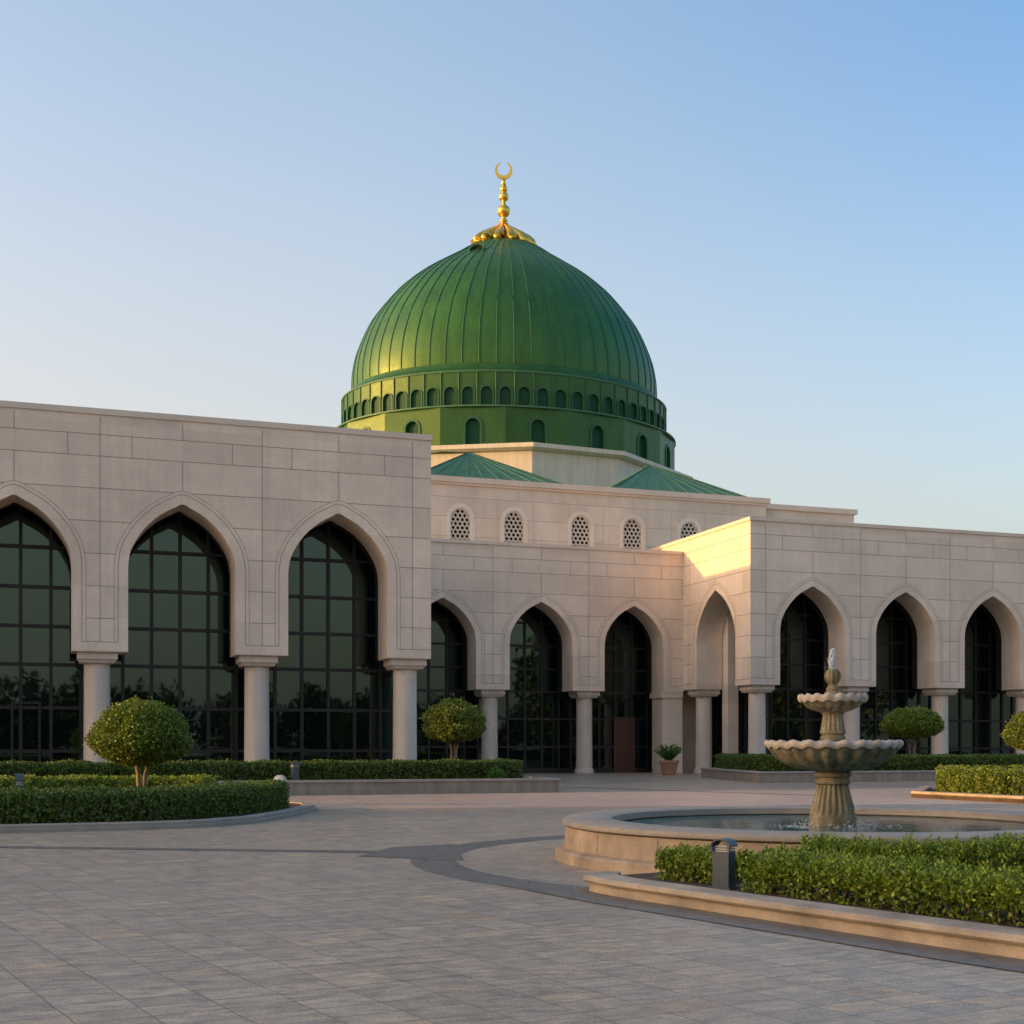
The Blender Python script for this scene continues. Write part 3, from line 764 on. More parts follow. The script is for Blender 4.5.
# ------------------------------------------------------------------ planting helpers
def leafmesh(name, pts, dirs, sizes, material, parent=None, asp=.5):
    """one folded leaf per point; each leaf is its own island"""
    N = len(pts); d = dirs/np.linalg.norm(dirs, axis=1, keepdims=True)
    r = rng.normal(size=(N,3)); s = np.cross(d, r); s /= np.linalg.norm(s, axis=1, keepdims=True)+1e-9; nn = np.cross(s, d)
    L = sizes[:, None]; w = L*asp
    v = np.empty((N,4,3)); v[:,0] = pts-d*L*.5; v[:,1] = pts+s*w*.5+nn*w*.22; v[:,2] = pts+d*L*.5; v[:,3] = pts-s*w*.5+nn*w*.22
    me = bpy.data.meshes.new(name); me.vertices.add(4*N); me.vertices.foreach_set('co', v.reshape(-1))
    idx = np.arange(4*N).reshape(N,4); tri = np.concatenate([idx[:, [0,1,2]], idx[:, [0,2,3]]], axis=1).reshape(-1)
    me.loops.add(6*N); me.loops.foreach_set('vertex_index', tri.astype(np.int32))
    me.polygons.add(2*N); me.polygons.foreach_set('loop_start', np.arange(0,6*N,3,dtype=np.int32)); 
    me.materials.append(material); me.update(calc_edges=True); me.validate()
    o = bpy.data.objects.new(name, me); col.objects.link(o)
    if parent: o.parent = parent
    return o
def vnoise(p, sc, seed=0):
    """cheap smooth 3D noise from sines"""
    q = p*sc+seed; return (np.sin(q[:,0]*1.7+np.sin(q[:,1]*2.3))+np.sin(q[:,1]*1.9+np.sin(q[:,2]*2.1+1))+np.sin(q[:,2]*2.2+np.sin(q[:,0]*1.3+2)))/3
def hedge(path, w, h, z0, N, size, label, material=None, shoots=0, group=None, core=False, lift=0, name='hedge'):
    """clipped hedge along path (centre line); leaf shell on a twiggy body"""
    path = [Vector(p) for p in path]
    for _ in range(3 if len(path) > 2 else 0):
        q_ = [path[0]]
        for a, b in zip(path, path[1:]): q_ += [a.lerp(b, .25), a.lerp(b, .75)]
        path = q_+[path[-1]]
    Ls = [(b-a).length for a, b in zip(path, path[1:])]; T = sum(Ls)
    root = empty(name, (path[0].x, path[0].y, z0))
    t = rng.random(N)*T; P_ = np.empty((N,3)); Dn = np.empty((N,3))
    per = 2*h+w; q = rng.random(N)*(per)
    endsel = rng.random(N) < (w/(T+w))*1.2
    for i in range(N):
        tt = t[i]; k = 0
        while k < len(Ls)-1 and tt > Ls[k]: tt -= Ls[k]; k += 1
        dd = (path[k+1]-path[k])/Ls[k]; n_ = Vector((dd.y, -dd.x)); c_ = path[k]+dd*tt
        qq = q[i]
        if endsel[i]:
            e = 0 if rng.random() < .5 else -1; c_ = path[e]+(dd*0); dd0 = (path[1]-path[0]).normalized() if e == 0 else (path[-1]-path[-2]).normalized()
            sgn = -1 if e == 0 else 1; n0 = Vector((dd0.y, -dd0.x)); o_ = (rng.random()-.5)*w
            c2 = c_+n0*o_+dd0*sgn*w*.12; P_[i] = (c2.x, c2.y, z0+rng.random()*h); Dn[i] = (dd0.x*sgn, dd0.y*sgn, .25); continue
        if qq < h: o_, z, dn = w/2, qq, (n_.x, n_.y, .25)
        elif qq < h+w: o_, z, dn = w/2-(qq-h), h, (0, 0, 1)
        else: o_, z, dn = -w/2, h-(qq-h-w), (-n_.x, -n_.y, .25)
        # round the shoulders
        sh = min(.16, w*.3); ex = abs(o_)-(w/2-sh); ez = z-(h-sh)
        if ex > 0 and ez > 0:
            m_ = math.hypot(ex, ez); 
            if m_ > sh: ex, ez = ex*sh/m_, ez*sh/m_
            o_ = math.copysign(w/2-sh+ex, o_); z = h-sh+ez
        P_[i] = (c_.x+n_.x*o_, c_.y+n_.y*o_, z0+z); Dn[i] = dn
    nz = vnoise(P_, 2.3, 3)*.05+vnoise(P_, 6.5, 9)*.03
    dep = -np.abs(rng.normal(size=N))*.06+rng.normal(size=N)*.018
    dep = np.where(rng.random(N) < .3, -rng.random(N)*.28, dep)
    P_ += Dn*(nz+dep)[:, None]; P_[:,2] = np.maximum(P_[:,2], z0+.02)
    if lift: # bare stems near the ground
        lowm = (P_[:,2]-z0) < lift; keep = ~(lowm & (rng.random(N) < .72)); P_ = P_[keep]; Dn = Dn[keep]
    D2 = Dn*.75+rng.normal(size=P_.shape)*.75; D2[:,2] += .25
    sz = size*(.7+.6*rng.random(len(P_)))
    if shoots:
        up_ = np.where(P_[:,2]-z0 > h*.72)[0]; pk = rng.choice(up_, shoots)
        pp, dd_, ss = [], [], []
        for i in pk:
            b = P_[i]; dr = np.array([rng.normal()*.35, rng.normal()*.35, 1.0]); dr /= np.linalg.norm(dr); ln = .04+.07*rng.random()
            for k in range(9):
                f = k/8; a = k*2.4; sd = np.array([math.cos(a), math.sin(a), .5+f*.9]); pp.append(b+dr*ln*f+sd*size*.35); dd_.append(sd); ss.append(size*(1.05-.35*f))
        P_ = np.vstack([P_, pp]); D2 = np.vstack([D2, dd_]); sz = np.concatenate([sz, ss])
    P_ -= np.array([path[0].x, path[0].y, z0])
    leafmesh('foliage', P_, D2, sz, material or M['leaf'], root, .55)
    NI = N//6; ti = .12+rng.random(NI)*(T-.24); qi = np.empty((NI,3))
    for i in range(NI):
        tt = ti[i]; k = 0
        while k < len(Ls)-1 and tt > Ls[k]: tt -= Ls[k]; k += 1
        dd = (path[k+1]-path[k])/Ls[k]; n_ = Vector((dd.y, -dd.x)); c_ = path[k]+dd*tt-path[0]; o_ = (rng.random()-.5)*(w-.24)
        qi[i] = (c_.x+n_.x*o_, c_.y+n_.y*o_, max(lift*.8, .04)+rng.random()*(h-.1-max(lift*.8, .04)))
    leafmesh('inner_foliage', qi, rng.normal(size=qi.shape), np.full(NI, size*(2.0 if lift else 2.8)), material or M['leaf'], root, .7)
    # twiggy body inside
    tb = MB(); nst = int(T/.16)
    for k in range(nst):
        tt = T*(k+.5)/nst; kk = 0
        while kk < len(Ls)-1 and tt > Ls[kk]: tt -= Ls[kk]; kk += 1
        dd = (path[kk+1]-path[kk])/Ls[kk]; n_ = Vector((dd.y, -dd.x)); c_ = path[kk]+dd*tt-path[0]
        for o_ in (-.3, 0, .3):
            b0 = Vector((c_.x+n_.x*o_*w, c_.y+n_.y*o_*w, 0)); 
            for j in range(2):
                e_ = b0+Vector((random.uniform(-.12,.12), random.uniform(-.12,.12), h*.8)); tb.tube([b0, b0.lerp(e_, .5)+Vector((random.uniform(-.03,.03),)*2+(0,)), e_], [.009,.007,.004], 4)
    tb.build('stems', M['bark'], root)
    if core:
        cb = MB(); inset = .2
        cb.sweep([tuple(p-path[0]) for p in path], [(w/2-inset, lift*.9+.01), (w/2-inset, h-inset-.03), (w/2-inset-.08, h-inset), (-w/2+inset+.08, h-inset), (-w/2+inset, h-inset-.03), (-w/2+inset, lift*.9+.01)])
        cb.build('inner_growth', M['leaf'], root)
    return tag(root, label, 'hedge', group)

def roundtree(x, y, z0, zc, rx, rz, N, size, label, material, trunkh, stems=3, group='clipped round-headed trees around the plaza', seed=0):
    rr = random.Random(seed); root = empty('round_tree', (x, y, z0))
    tb = MB()
    for k in range(stems):
        a = 2*math.pi*k/stems+rr.random(); r0 = .06*(stems > 1); b = Vector((r0*math.cos(a), r0*math.sin(a), 0))
        top = Vector((rx*.30*math.cos(a), rx*.30*math.sin(a), zc-z0-rz*.1)); mid = b.lerp(top, .55); mid.x *= .5; mid.y *= .5
        tb.tube([b, b.lerp(mid, .5), mid, mid.lerp(top, .6), top], [.066,.052,.044,.034,.02], 8)
        for j in range(4):
            aa = a+rr.uniform(-1.2,1.2); s_ = mid.lerp(top, rr.uniform(.1,.8)); e_ = s_+Vector((math.cos(aa)*rx*.45, math.sin(aa)*rx*.45, rz*rr.uniform(.3,.8)))
            tb.tube([s_, s_.lerp(e_, .5)+Vector((0,0,.04)), e_], [.024,.016,.008], 6)
    tb.build('trunk', M['bark'], root, smooth=True)
    v = rng.normal(size=(N,3)); v /= np.linalg.norm(v, axis=1, keepdims=True)
    v[:,2] = np.where(v[:,2] < 0, v[:,2]*.62, v[:,2])
    rad = 1-np.abs(rng.normal(size=N))*.13; bumps = 1+.07*vnoise(v, 3.1, seed)+.06*vnoise(v, 8, seed+5)
    p = v*(rad*bumps)[:, None]; 
    gap = vnoise(p, 5.2, seed+2) ; keep = (gap > -.5) | (rng.random(N) < .22); p = p[keep]; v = v[keep]
    p = p*np.array([rx, rx, rz]); d = v*.7+rng.normal(size=p.shape)*.8; d[:,2] += .2
    p[:,2] += zc-z0
    st = rng.random(len(p)) < .035; p[st] += v[st]*np.array([rx,rx,rz])*(.04+.09*rng.random((int(st.sum()),1)))
    leafmesh('crown', p, d, size*(.7+.6*rng.random(len(p))), material, root, .55)
    # inner leaves keep the crown dense
    M_ = N//4; q = rng.normal(size=(M_,3)); q /= np.linalg.norm(q, axis=1, keepdims=True); q *= (rng.random(M_)**.5*.8)[:, None]
    q[:,2] = np.where(q[:,2] < 0, q[:,2]*.62, q[:,2]); q = q*np.array([rx,rx,rz]); q[:,2] += zc-z0
    leafmesh('inner_crown', q, rng.normal(size=q.shape), np.full(M_, size*1.9), material, root, .7)
    return tag(root, label, 'tree', group)

KP = [(0,0),(.30,0),(.30,.115),(.335,.125),(.345,.15),(.335,.175),(.30,.185),(0,.185)]   # kerb section, outer side positive
def kerb(path, mat_, label, closed=False, prof=None, name='kerb', joints=1.4, sc=1.0):
    mb = MB(); pr_ = [(o*sc, z) for o, z in (prof or KP)]; mb.sweep(path, pr_, closed)
    o = mb.build(name, [mat_, M['joint']])
    return o
# ---- near right bed, between the plaza and the fountain
bed = [(5.95,14.3),(5.72,13.9),(5.75,13.3),(6.25,11.3),(6.9,8.9),(7.9,5.6),(9.3,2.0)]
root = empty('raised_bed', (5.7,13.9,0)); tag(root, 'low sandstone-edged planting bed in the right foreground beside the fountain pool', 'planting bed', 'planting beds with stone kerbs')
mb = MB(); pth = [(x-5.7, y-13.9) for x, y in bed]
ts = []
def subdiv(path, st):
    out = [path[0]]
    for a, b in zip(path, path[1:]):
        n_ = max(1, round(math.hypot(b[0]-a[0], b[1]-a[1])/st))
        for k in range(1, n_+1): out.append((a[0]+(b[0]-a[0])*k/n_, a[1]+(b[1]-a[1])*k/n_))
    return out
def kerbrun(mb, path, prof, jstep=1.3, gap=.008, z0=0, maxz=.18):
    """kerb stones laid end to end along the path with fine dark joints between"""
    path = [Vector(p) for p in path]
    mb.sweep(path, prof)
    Ls = [(b-a).length for a, b in zip(path, path[1:])]; T = sum(Ls); nj = int(T/jstep); om = max(p[0] for p in prof); 
    for k in range(1, nj):
        tt = T*k/nj; kk = 0
        while kk < len(Ls)-1 and tt > Ls[kk]: tt -= Ls[kk]; kk += 1
        dd = (path[kk+1]-path[kk])/Ls[kk]; n_ = Vector((dd.y, -dd.x)); c_ = path[kk]+dd*tt
        e = .003
        ring0, ring1 = [], []
        for o_, z in prof:
            s = 1
            q = Vector((c_.x, c_.y))+n_*(o_+(e if o_ > .01 else -e)); zz = z+(e if z > .01 else 0)
            ring0.append((q.x-dd.x*gap/2, q.y-dd.y*gap/2, zz)); ring1.append((q.x+dd.x*gap/2, q.y+dd.y*gap/2, zz))
        for i in range(len(prof)):
            j = (i+1) % len(prof); mb.poly([ring0[i], ring0[j], ring1[j], ring1[i]], 1)
KN = [(-.36,0),(-.045,0),(-.045,.105),(.0,.11),(.022,.135),(.018,.165),(-.01,.185),(-.34,.19),(-.36,.18)]
kerbrun(mb, [(x-5.7, y-13.9) for x, y in subdiv([bed[0], bed[1], bed[2]], .2)+subdiv(bed[2:], .8)[1:]], KN, 1.5)
# the path runs away from the viewer on the plaza side; outer side is to its right
mb.build('kerb', [M['kerb'], M['joint']], root)
mb = MB()
arc = [(FC[0]+4.05*math.cos(t), FC[1]+4.05*math.sin(t)) for t in [R(a) for a in range(212, 331, 6)]]
poly = [(x+.2, y) for x, y in bed]+[(20,2),(20,12)]+arc[::-1]
sl = MB(); sl.tri_extrude([[(x-5.7, y-13.9) for x, y in poly]], lambda u, v: (u, v, .12), lambda u, v: (u, v, .01)); sl.build('soil', M['soil'], root)

hedge([(6.78,13.85),(7.05,13.1)], .50, .28, .12, 4600, .055, 'short clump of bright green hedge left of the foreground bollard lamp', M['leaf2'], 260, 'bright leafy hedges in the foreground bed', lift=.12, core=False)
hedge([(7.20,12.35),(7.62,10.7),(8.25,8.3),(9.1,6.2)], .72, .34, .12, 36000, .055, 'long bright leafy hedge along the foreground kerb, right of the bollard lamp', M['leaf2'], 2200, 'bright leafy hedges in the foreground bed', lift=.16)
hedge([(8.30,13.25),(9.35,12.25),(11.5,11.4),(14.0,11.1)], .55, .40, .12, 20000, .055, 'second hedge row between the foreground hedge and the pool wall', M['leaf2'], 1300, 'bright leafy hedges in the foreground bed', lift=.14)

# ---- left bed with two hedges and a round tree
lb = [(-9,27.4),(-5,26.9),(-1,26.8),(1.6,26.95),(2.9,27.3),(4.1,28.5),(5.4,31.1),(6.3,33.4),(6.5,34.9),(6.0,36.6),(4.8,38.7),(2.6,40.6),(-1,41.6),(-9,41.6)]
root = empty('raised_bed', (0,33,0)); tag(root, 'grey kerbed planting bed on the left with a round tree and clipped hedges', 'planting bed', 'planting beds with stone kerbs')
KG = [(0,0),(.36,0),(.36,.075),(.28,.08),(.28,.13),(.26,.15),(0,.15)]
mb = MB(); kerbrun(mb, [(x, y-33) for x, y in lb], [(o-.28, z) for o, z in KG], 1.6); mb.build('kerb', [M['greykerb'], M['joint']], root)
sl = MB(); sl.tri_extrude([[(x, y-33) for x, y in [(x_-(.14 if x_ > 2 else 0), y_+(.14 if y_ < 33 else -.14)) for x_, y_ in lb]]], lambda u, v: (u, v, .12), lambda u, v: (u, v, .01)); sl.build('soil', M['soil'], root)
hedge([(-9,28.0),(-1,27.75),(1.5,27.95),(2.7,28.6),(4.45,31.2),(5.1,33.0)], .95, .68, .12, 42000, .062, 'nearest clipped hedge curving round the left bed behind its grey kerb', None, 0, 'clipped hedges on the left')
hedge([(-9,37.6),(-2,37.8),(2.5,37.6),(4.0,36.6)], .95, .72, .12, 18000, .075, 'middle clipped hedge behind the big round tree in the left bed', M['leaf2'], 0, 'clipped hedges on the left')
roundtree(2.02, 33.2, .12, 1.78, 1.20, .98, 21000, .075, 'largest round-headed tree, in the left bed in front of the stone columns', M['leaftree'], 1.3, 3, seed=1)

# ---- raised planter before the left wing
def planter(x0, x1, y0, y1, label, slant=0, ztop=.50, side=None):
    root = empty('planter_wall', (x0, y0, 0)); mb = MB()
    if side is None: side = []
    poly = [(x0,y0),(x1,y0),(x1,y1),(x0+slant,y1)]
    lp = [(u-x0, v-y0) for u, v in poly]; mb.tri_extrude([lp], lambda u, v: (u, v, 0), lambda u, v: (u, v, ztop-.08))
    c = [(Vector(p)) for p in lp]
    e = .003
    for a, b in zip(c, c[1:]+c[:1]):
        L = (b-a).length; d = (b-a)/L; n_ = Vector((d.y, -d.x)); k = 1.2
        while k < L-.3:
            p = a+d*k+n_*e; mb.poly([(p.x-d.x*.008, p.y-d.y*.008, 0), (p.x+d.x*.008, p.y+d.y*.008, 0), (p.x+d.x*.008, p.y+d.y*.008, ztop-.08), (p.x-d.x*.008, p.y-d.y*.008, ztop-.08)], 1); k += 1.2
    mb.build('wall', [M['planter'], M['joint']], root)
    mb = MB(); mb.sweep([tuple(p) for p in c], [(.05,ztop-.079),(.05,ztop-.01),(.03,ztop),(-.35,ztop),(-.35,ztop-.079)], True); mb.build('coping', M['plcop'], root)
    sl = MB(); sl.tri_extrude([[tuple(p*1.0) for p in c]], lambda u, v: (u, v, ztop-.03), lambda u, v: (u, v, ztop-.078)); sl.build('soil', M['soil'], root)
    return tag(root, label, 'planter', 'long raised granite planters')
planter(-12, 17.1, 44.0, 48.0, 'long low granite planter wall in front of the left arcade')
hedge([(-12,45.35),(2,45.35),(10,45.4),(15.95,45.45)], 1.1, .66, .48, 36000, .085, 'long dark clipped hedge on the granite planter below the left arcade', None, 0, 'clipped hedges on raised planters')
roundtree(13.95, 46.6, .47, 2.40, 1.18, .98, 13000, .085, 'olive green round-headed tree on the planter beside the left wing corner', M['leafolive'], 1.2, 4, seed=2)
planter(29.8, 66, 52.0, 63.2, 'long low granite planter in front of the right arcade', slant=2.9)
hedge([(33.7,62.4),(31.4,53.6),(36,53.2),(50,53.2),(64,53.2)], 1.1, .74, .48, 40000, .10, 'long dark hedge on the planter below the right arcade', None, 0, 'clipped hedges on raised planters')
roundtree(40.0, 54.9, .47, 2.62, 1.47, .95, 13000, .10, 'flat-topped round tree standing before the right arcade columns', M['leaftree'], 1.5, 3, seed=3)

# ---- far right bed catching the sun
rb_ = [(29.5,40.0),(25.9,35.6),(25.9,35.2),(26.2,30.8),(28,29.3),(33,29.3),(38,33),(38,40)]
root = empty('raised_bed', (24,33,0)); tag(root, 'sunlit kerbed bed with a box hedge at the right edge behind the fountain', 'planting bed', 'planting beds with stone kerbs')
mb = MB(); kerbrun(mb, [(x-24, y-33) for x, y in rb_], [(o, z*1.15) for o, z in KN], 1.6); mb.build('kerb', [M['kerb'], M['joint']], root)
sl = MB(); sl.tri_extrude([[(x-24, y-33) for x, y in rb_]], lambda u, v: (u, v, .12), lambda u, v: (u, v, .01)); sl.build('soil', M['soil'], root)
hedge([(28.5,37.0),(27.2,35.2),(27.35,31.2),(31,30.4),(36,30.6)], 1.0, .82, .15, 20000, .08, 'square-cut hedge at the right edge behind the fountain pool', M['leaftree'], 0, 'clipped hedges on the right')
hedge([(29.8,38.6),(36,38.0)], .9, .80, .15, 9000, .08, 'thin strip of hedge behind the square-cut hedge at the right edge', M['leaftree'], 0, 'clipped hedges on the right')
roundtree(31.4, 36.2, .15, 2.0, 1.15, .92, 12000, .08, 'yellow-green round tree cut off by the right edge of the photo', M['leafolive'], 1.2, 3, seed=4)

# ------------------------------------------------------------------ fountain
fn = empty('fountain', (FC[0], FC[1], 0)); tag(fn, 'two-tiered scalloped stone fountain rising from a round pool with a stone wall', 'fountain')
mb = MB()
mb.lathe([(3.2,0),(4.08,0),(4.08,.13),(4.05,.16),(3.95,.185),(3.93,.48),(3.85,.49),(3.2,.49)], 128, cap=False)
for k in range(20):
    t = 2*math.pi*k/20+.1; r0 = 3.955; d = .008/r0
    mb.poly([(r0*math.cos(t-d), r0*math.sin(t-d), .18), (r0*math.cos(t+d), r0*math.sin(t+d), .18), (r0*math.cos(t+d), r0*math.sin(t+d), .47), (r0*math.cos(t-d), r0*math.sin(t-d), .47)], 1)
pw = mb.build('pool_wall', [M['pool'], M['joint']], fn, auto=30)
mb = MB()
mb.lathe([(3.86,.492),(3.96,.495),(3.985,.51),(3.99,.54),(3.98,.57),(3.95,.59),(3.28,.595),(3.24,.58),(3.23,.492)], 128, cap=False)
mb.build('pool_coping', M['poolcop'], fn, auto=35)
mb = MB(); mb.lathe([(3.24,.49),(3.22,.15),(3.2,.12),(.02,.12)], 96, cap=False); mb.build('pool_floor', M['pool'], fn)
k_ = .0147
def rz(lst): return [(h*k_, 1.65-(y-746)*k_) for h, y in lst]
def flute(n, a, sel): return lambda th, i: 1-a*(abs(math.cos(n*th/2))**3)*(1 if i in sel else 0)
ped = rz([(2,831),(23,831),(23.4,824),(23.4,818),(22.6,815.2),(21.8,814.6),(21.6,811),(20.8,806),(19.2,800),(17.6,794),(16.4,789),(15.6,785.5),(15.4,784.6),(17.2,783.6),(17.6,781.5),(17.2,779.5),(15.8,778.6),(15.8,777.6),(18.2,776.4),(18.4,773.2),(16.5,771),(2,771)])
mb = MB(); mb.lathe(ped, 192, rad=flute(20, .13, set(range(6,12)))); mb.build('pedestal', M['fount'], fn, smooth=False, auto=40)
def bowl(prof_in, nfl, rimr, rimz, rimh, name, amp=.055, wav=1.0):
    mb = MB(); pr_ = rz(prof_in); nn = len(pr_)
    mb.lathe(pr_, 240, rad=lambda th, i: 1-amp*(abs(math.cos(nfl*th/2))**3)*(1 if 1 < i < nn-1 else 0), cap=False)
    b = mb.build(name, M['fount'], fn, auto=40)
    rm = MB(); r1 = rimr*k_; z = 1.65-(rimz-746)*k_
    pf = [(r1*.86,z-.055),(r1*.97,z-.06),(r1*1.0,z-.02),(r1*.995,z+.02),(r1*.96,z+.045),(r1*.90,z+.035),(r1*.84,z-.02),(r1*.55,z-.09),(r1*.02,z-.10)]
    def wv(th, i): return (1-math.cos(nfl*th))*.5
    rm.lathe(pf, 240, rad=lambda th, i: 1-(.035*(1-wv(th,i)) if 0 < i < 6 else 0), zf=lambda th, i: (.042*wav*wv(th, i)-.02 if i < 7 else 0), cap=False)
    rm.build('rim', M['fountrim'], b, auto=50); return b
bowl([(16.5,771.4),(20,771),(31,769.6),(42,766.5),(51,762),(58,756.5),(62.5,751),(64.5,748),(62,747.5)], 24, 68.5, 743.6, 0, 'lower_bowl', .085, .75)
mid = rz([(2,746),(11,746),(11,741),(12.3,739.5),(12.3,737),(10.9,735.8),(10.9,734.8),(12.6,733.4),(12.8,731.4),(12.0,729.8),(11.6,726),(10.6,721.5),(9.9,717),(9.7,714.6),(11.2,713.6),(11.2,712.2),(2,712)])
mb = MB(); mb.lathe(mid, 144, rad=flute(14, .12, set(range(9,13)))); mb.build('baluster', M['fount'], fn, auto=40)
bowl([(9.5,712.6),(12.5,712.2),(19,710.4),(25,707.3),(29,703.8),(31.5,700.8),(30,700.5)], 18, 34.6, 697.2, 0, 'upper_bowl', .07, .6)
top = rz([(1,700),(8,699),(8.2,692.5),(6.2,691),(6.8,689.6),(6.6,688),(4.8,686.6),(4.3,684.6),(5.0,683.4),(6.4,682),(7.9,679),(8.4,676),(7.9,673),(6.4,670.4),(4.4,669.2),(3.2,669.8),(.5,670)])
mb = MB(); mb.lathe(top, 96, rad=flute(10, .12, set(range(9,15)))); mb.build('finial_ball', M['fount'], fn, auto=40)
mb = MB(); mb.lathe([(3.235,.475),(.2,.475)], 96, FC, cap=False)
tag(mb.build('water', M['water']), kind='structure')
def blob(mb, c, r, sx=1, sy=1, sz=1, n=7):
    b = len(mb.v); mb.v.append((c[0], c[1], c[2]-r*sz))
    for i in range(1, 5):
        ph = math.pi*i/5
        for j in range(n):
            t = 2*math.pi*j/n; mb.v.append((c[0]+r*sx*math.sin(ph)*math.cos(t), c[1]+r*sy*math.sin(ph)*math.sin(t), c[2]-r*sz*math.cos(ph)))
    mb.v.append((c[0], c[1], c[2]+r*sz)); e = len(mb.v)-1
    for j in range(n):
        mb.f.append((b, b+1+(j+1) % n, b+1+j)); mb.m.append(0); mb.f.append((e, b+1+3*n+j, b+1+3*n+(j+1) % n)); mb.m.append(0)
        for i in range(3):
            a = b+1+i*n+j; a2 = b+1+i*n+(j+1) % n; mb.f.append((a, a2, a2+n, a+n)); mb.m.append(0)
mb = MB()
for k in range(1500):
    f = random.random()**.8; ztop_ = 2.76+.31*f; rad = .014+.042*math.sin(math.pi*min(1, f*.8+.12)); a = random.random()*6.283; q = random.random()**.7
    rr_ = random.uniform(.0035,.009); blob(mb, (FC[0]+rad*q*math.cos(a), FC[1]+rad*q*math.sin(a), ztop_), rr_, 1, 1, random.uniform(1.2,3.5), 5)
for k in range(60):
    a = random.random()*6.283; q = random.uniform(.05,.13); blob(mb, (FC[0]+q*math.cos(a), FC[1]+q*math.sin(a), 2.75+random.random()*.22), random.uniform(.003,.006), 1, 1, 1.3, 5)
tag(mb.build('water_jet', M['jet'], smooth=True, fix=False), 'small white jet of water bubbling from the top of the fountain', 'water jet', kind='stuff')
mb = MB()
for k in range(150):
    a = random.random()*6.283; r_ = .36+abs(random.gauss(0,.2)); blob(mb, (FC[0]+r_*math.cos(a)*1.5, FC[1]+r_*math.sin(a), .48), random.uniform(.006,.016), random.uniform(1.0,2.6), random.uniform(.6,1.2), .22, 6)
for k in range(160):
    a = random.random()*6.283; r_ = .36+random.random()*.25; blob(mb, (FC[0]+r_*math.cos(a), FC[1]+r_*math.sin(a), .49+random.random()**2*.10), random.uniform(.003,.008), 1, 1, 1.3, 5)
tag(mb.build('water_splash', M['foam'], smooth=True, fix=False), 'white splashing foam on the pool around the fountain pedestal', 'water splash', kind='stuff')

# ------------------------------------------------------------------ bollards, pot and small things
def bollard(x, y, z0, h, w, label, rz_=0):
    root = empty('bollard_lamp', (x, y, z0), rz_)
    mb = MB(); mb.box(-w*.42, w*.42, -w*.5, w*.5, 0, h*.74); mb.box(-w*.55, w*.55, -w*.62, w*.62, 0, .02); mb.build('post', M['bollard'], root)
    mb = MB()
    for k in range(3):
        z = h*.745+k*h*.045; mb.box(-w*.44, w*.44, -w*.52, w*.30, z, z+h*.022)
    mb.box(-w*.3, w*.3, -w*.3, w*.2, h*.742, h*.875); mb.build('louvre', M['louvre'], root)
    mb = MB(); pr_ = []; n_ = 12     # hood, a quarter-round shell over the lamp
    lp = [(w*.62, h*.74)]+[(w*.62*math.cos(t)+(-w*.10)*0, h*.84+h*.16*math.sin(t)) for t in [math.pi*i/n_ for i in range(n_+1)]]+[(-w*.62, h*.845), (-w*.54, h*.845)]+[(w*.54*math.cos(t), h*.835+h*.135*math.sin(t)) for t in [math.pi*(n_-i)/n_ for i in range(n_+1)]][1:]+[(w*.42, h*.74)]
    mb.tri_extrude([lp], lambda u, v: (-w*.5, u, v), lambda u, v: (w*.5, u, v)); mb.build('hood', M['bollard'], root)
    return tag(root, label, 'bollard light', 'grey bollard lights')
bollard(6.80, 12.62, .12, .54, .19, 'dark grey bollard lamp with curved hood between the foreground hedges', R(35))
bollard(-.65, 29.6, .12, .95, .17, 'small grey bollard lamp poking out of the left bed hedge')
bollard(7.75, 44.62, .48, .62, .26, 'grey bollard lamp on the planter before the second column', R(10))
# stone garden light cover on planter
mb = MB(); mb.lathe([(.22,0),(.24,.05),(.16,.16),(.10,.20)], 10, rad=lambda th, i: 1+.1*math.sin(3*th)); o = mb.build('garden_rock', M['coping'], loc=(7.25, 44.6, .47))
tag(o, 'small pale rock beside the bollard lamp on the left planter', 'rock')

px_, py_ = 32.9, 67.5
root = empty('potted_plant', (px_, py_, 0)); tag(root, 'terracotta pot with a leafy green plant at the entrance', 'potted plant')
mb = MB(); mb.lathe([(.34,0),(.40,.15),(.50,.62),(.52,.68),(.58,.70),(.58,.82),(.50,.84),(.46,.76),(.05,.74)], 32); mb.build('pot', M['terracotta'], root, auto=35)
pp, dd_, ss = [], [], []
for k in range(46):
    a = k*2.4; tl = .15+.95*(k/46); dr = np.array([math.cos(a)*tl, math.sin(a)*tl, 1.0]); dr /= np.linalg.norm(dr); ln = random.uniform(.75,1.05)
    for j in range(5):
        f = .3+.7*j/4; d2 = dr+np.array([math.cos(a+random.uniform(-.9,.9)), math.sin(a+random.uniform(-.9,.9)), -.5*f])*(.35+.4*f); pp.append(np.array([0,0,.70])+dr*ln*f+d2*.05); dd_.append(d2); ss.append(random.uniform(.30,.42))
leafmesh('foliage', np.array(pp), np.array(dd_), np.array(ss), M['leafpot'], root, .34)
# small pale shrub in the left planter
root = empty('shrub', (15.0, 44.75, .47)); tag(root, 'small pale green shrub at the right end of the left planter hedge', 'shrub')
v = rng.normal(size=(900,3)); v /= np.linalg.norm(v, axis=1, keepdims=True); v[:,2] = np.abs(v[:,2]); 
leafmesh('foliage', v*np.array([.36,.3,.42])*(.6+.4*rng.random((900,1))), v+rng.normal(size=v.shape)*.6, np.full(900,.09), M['leafpot'], root)

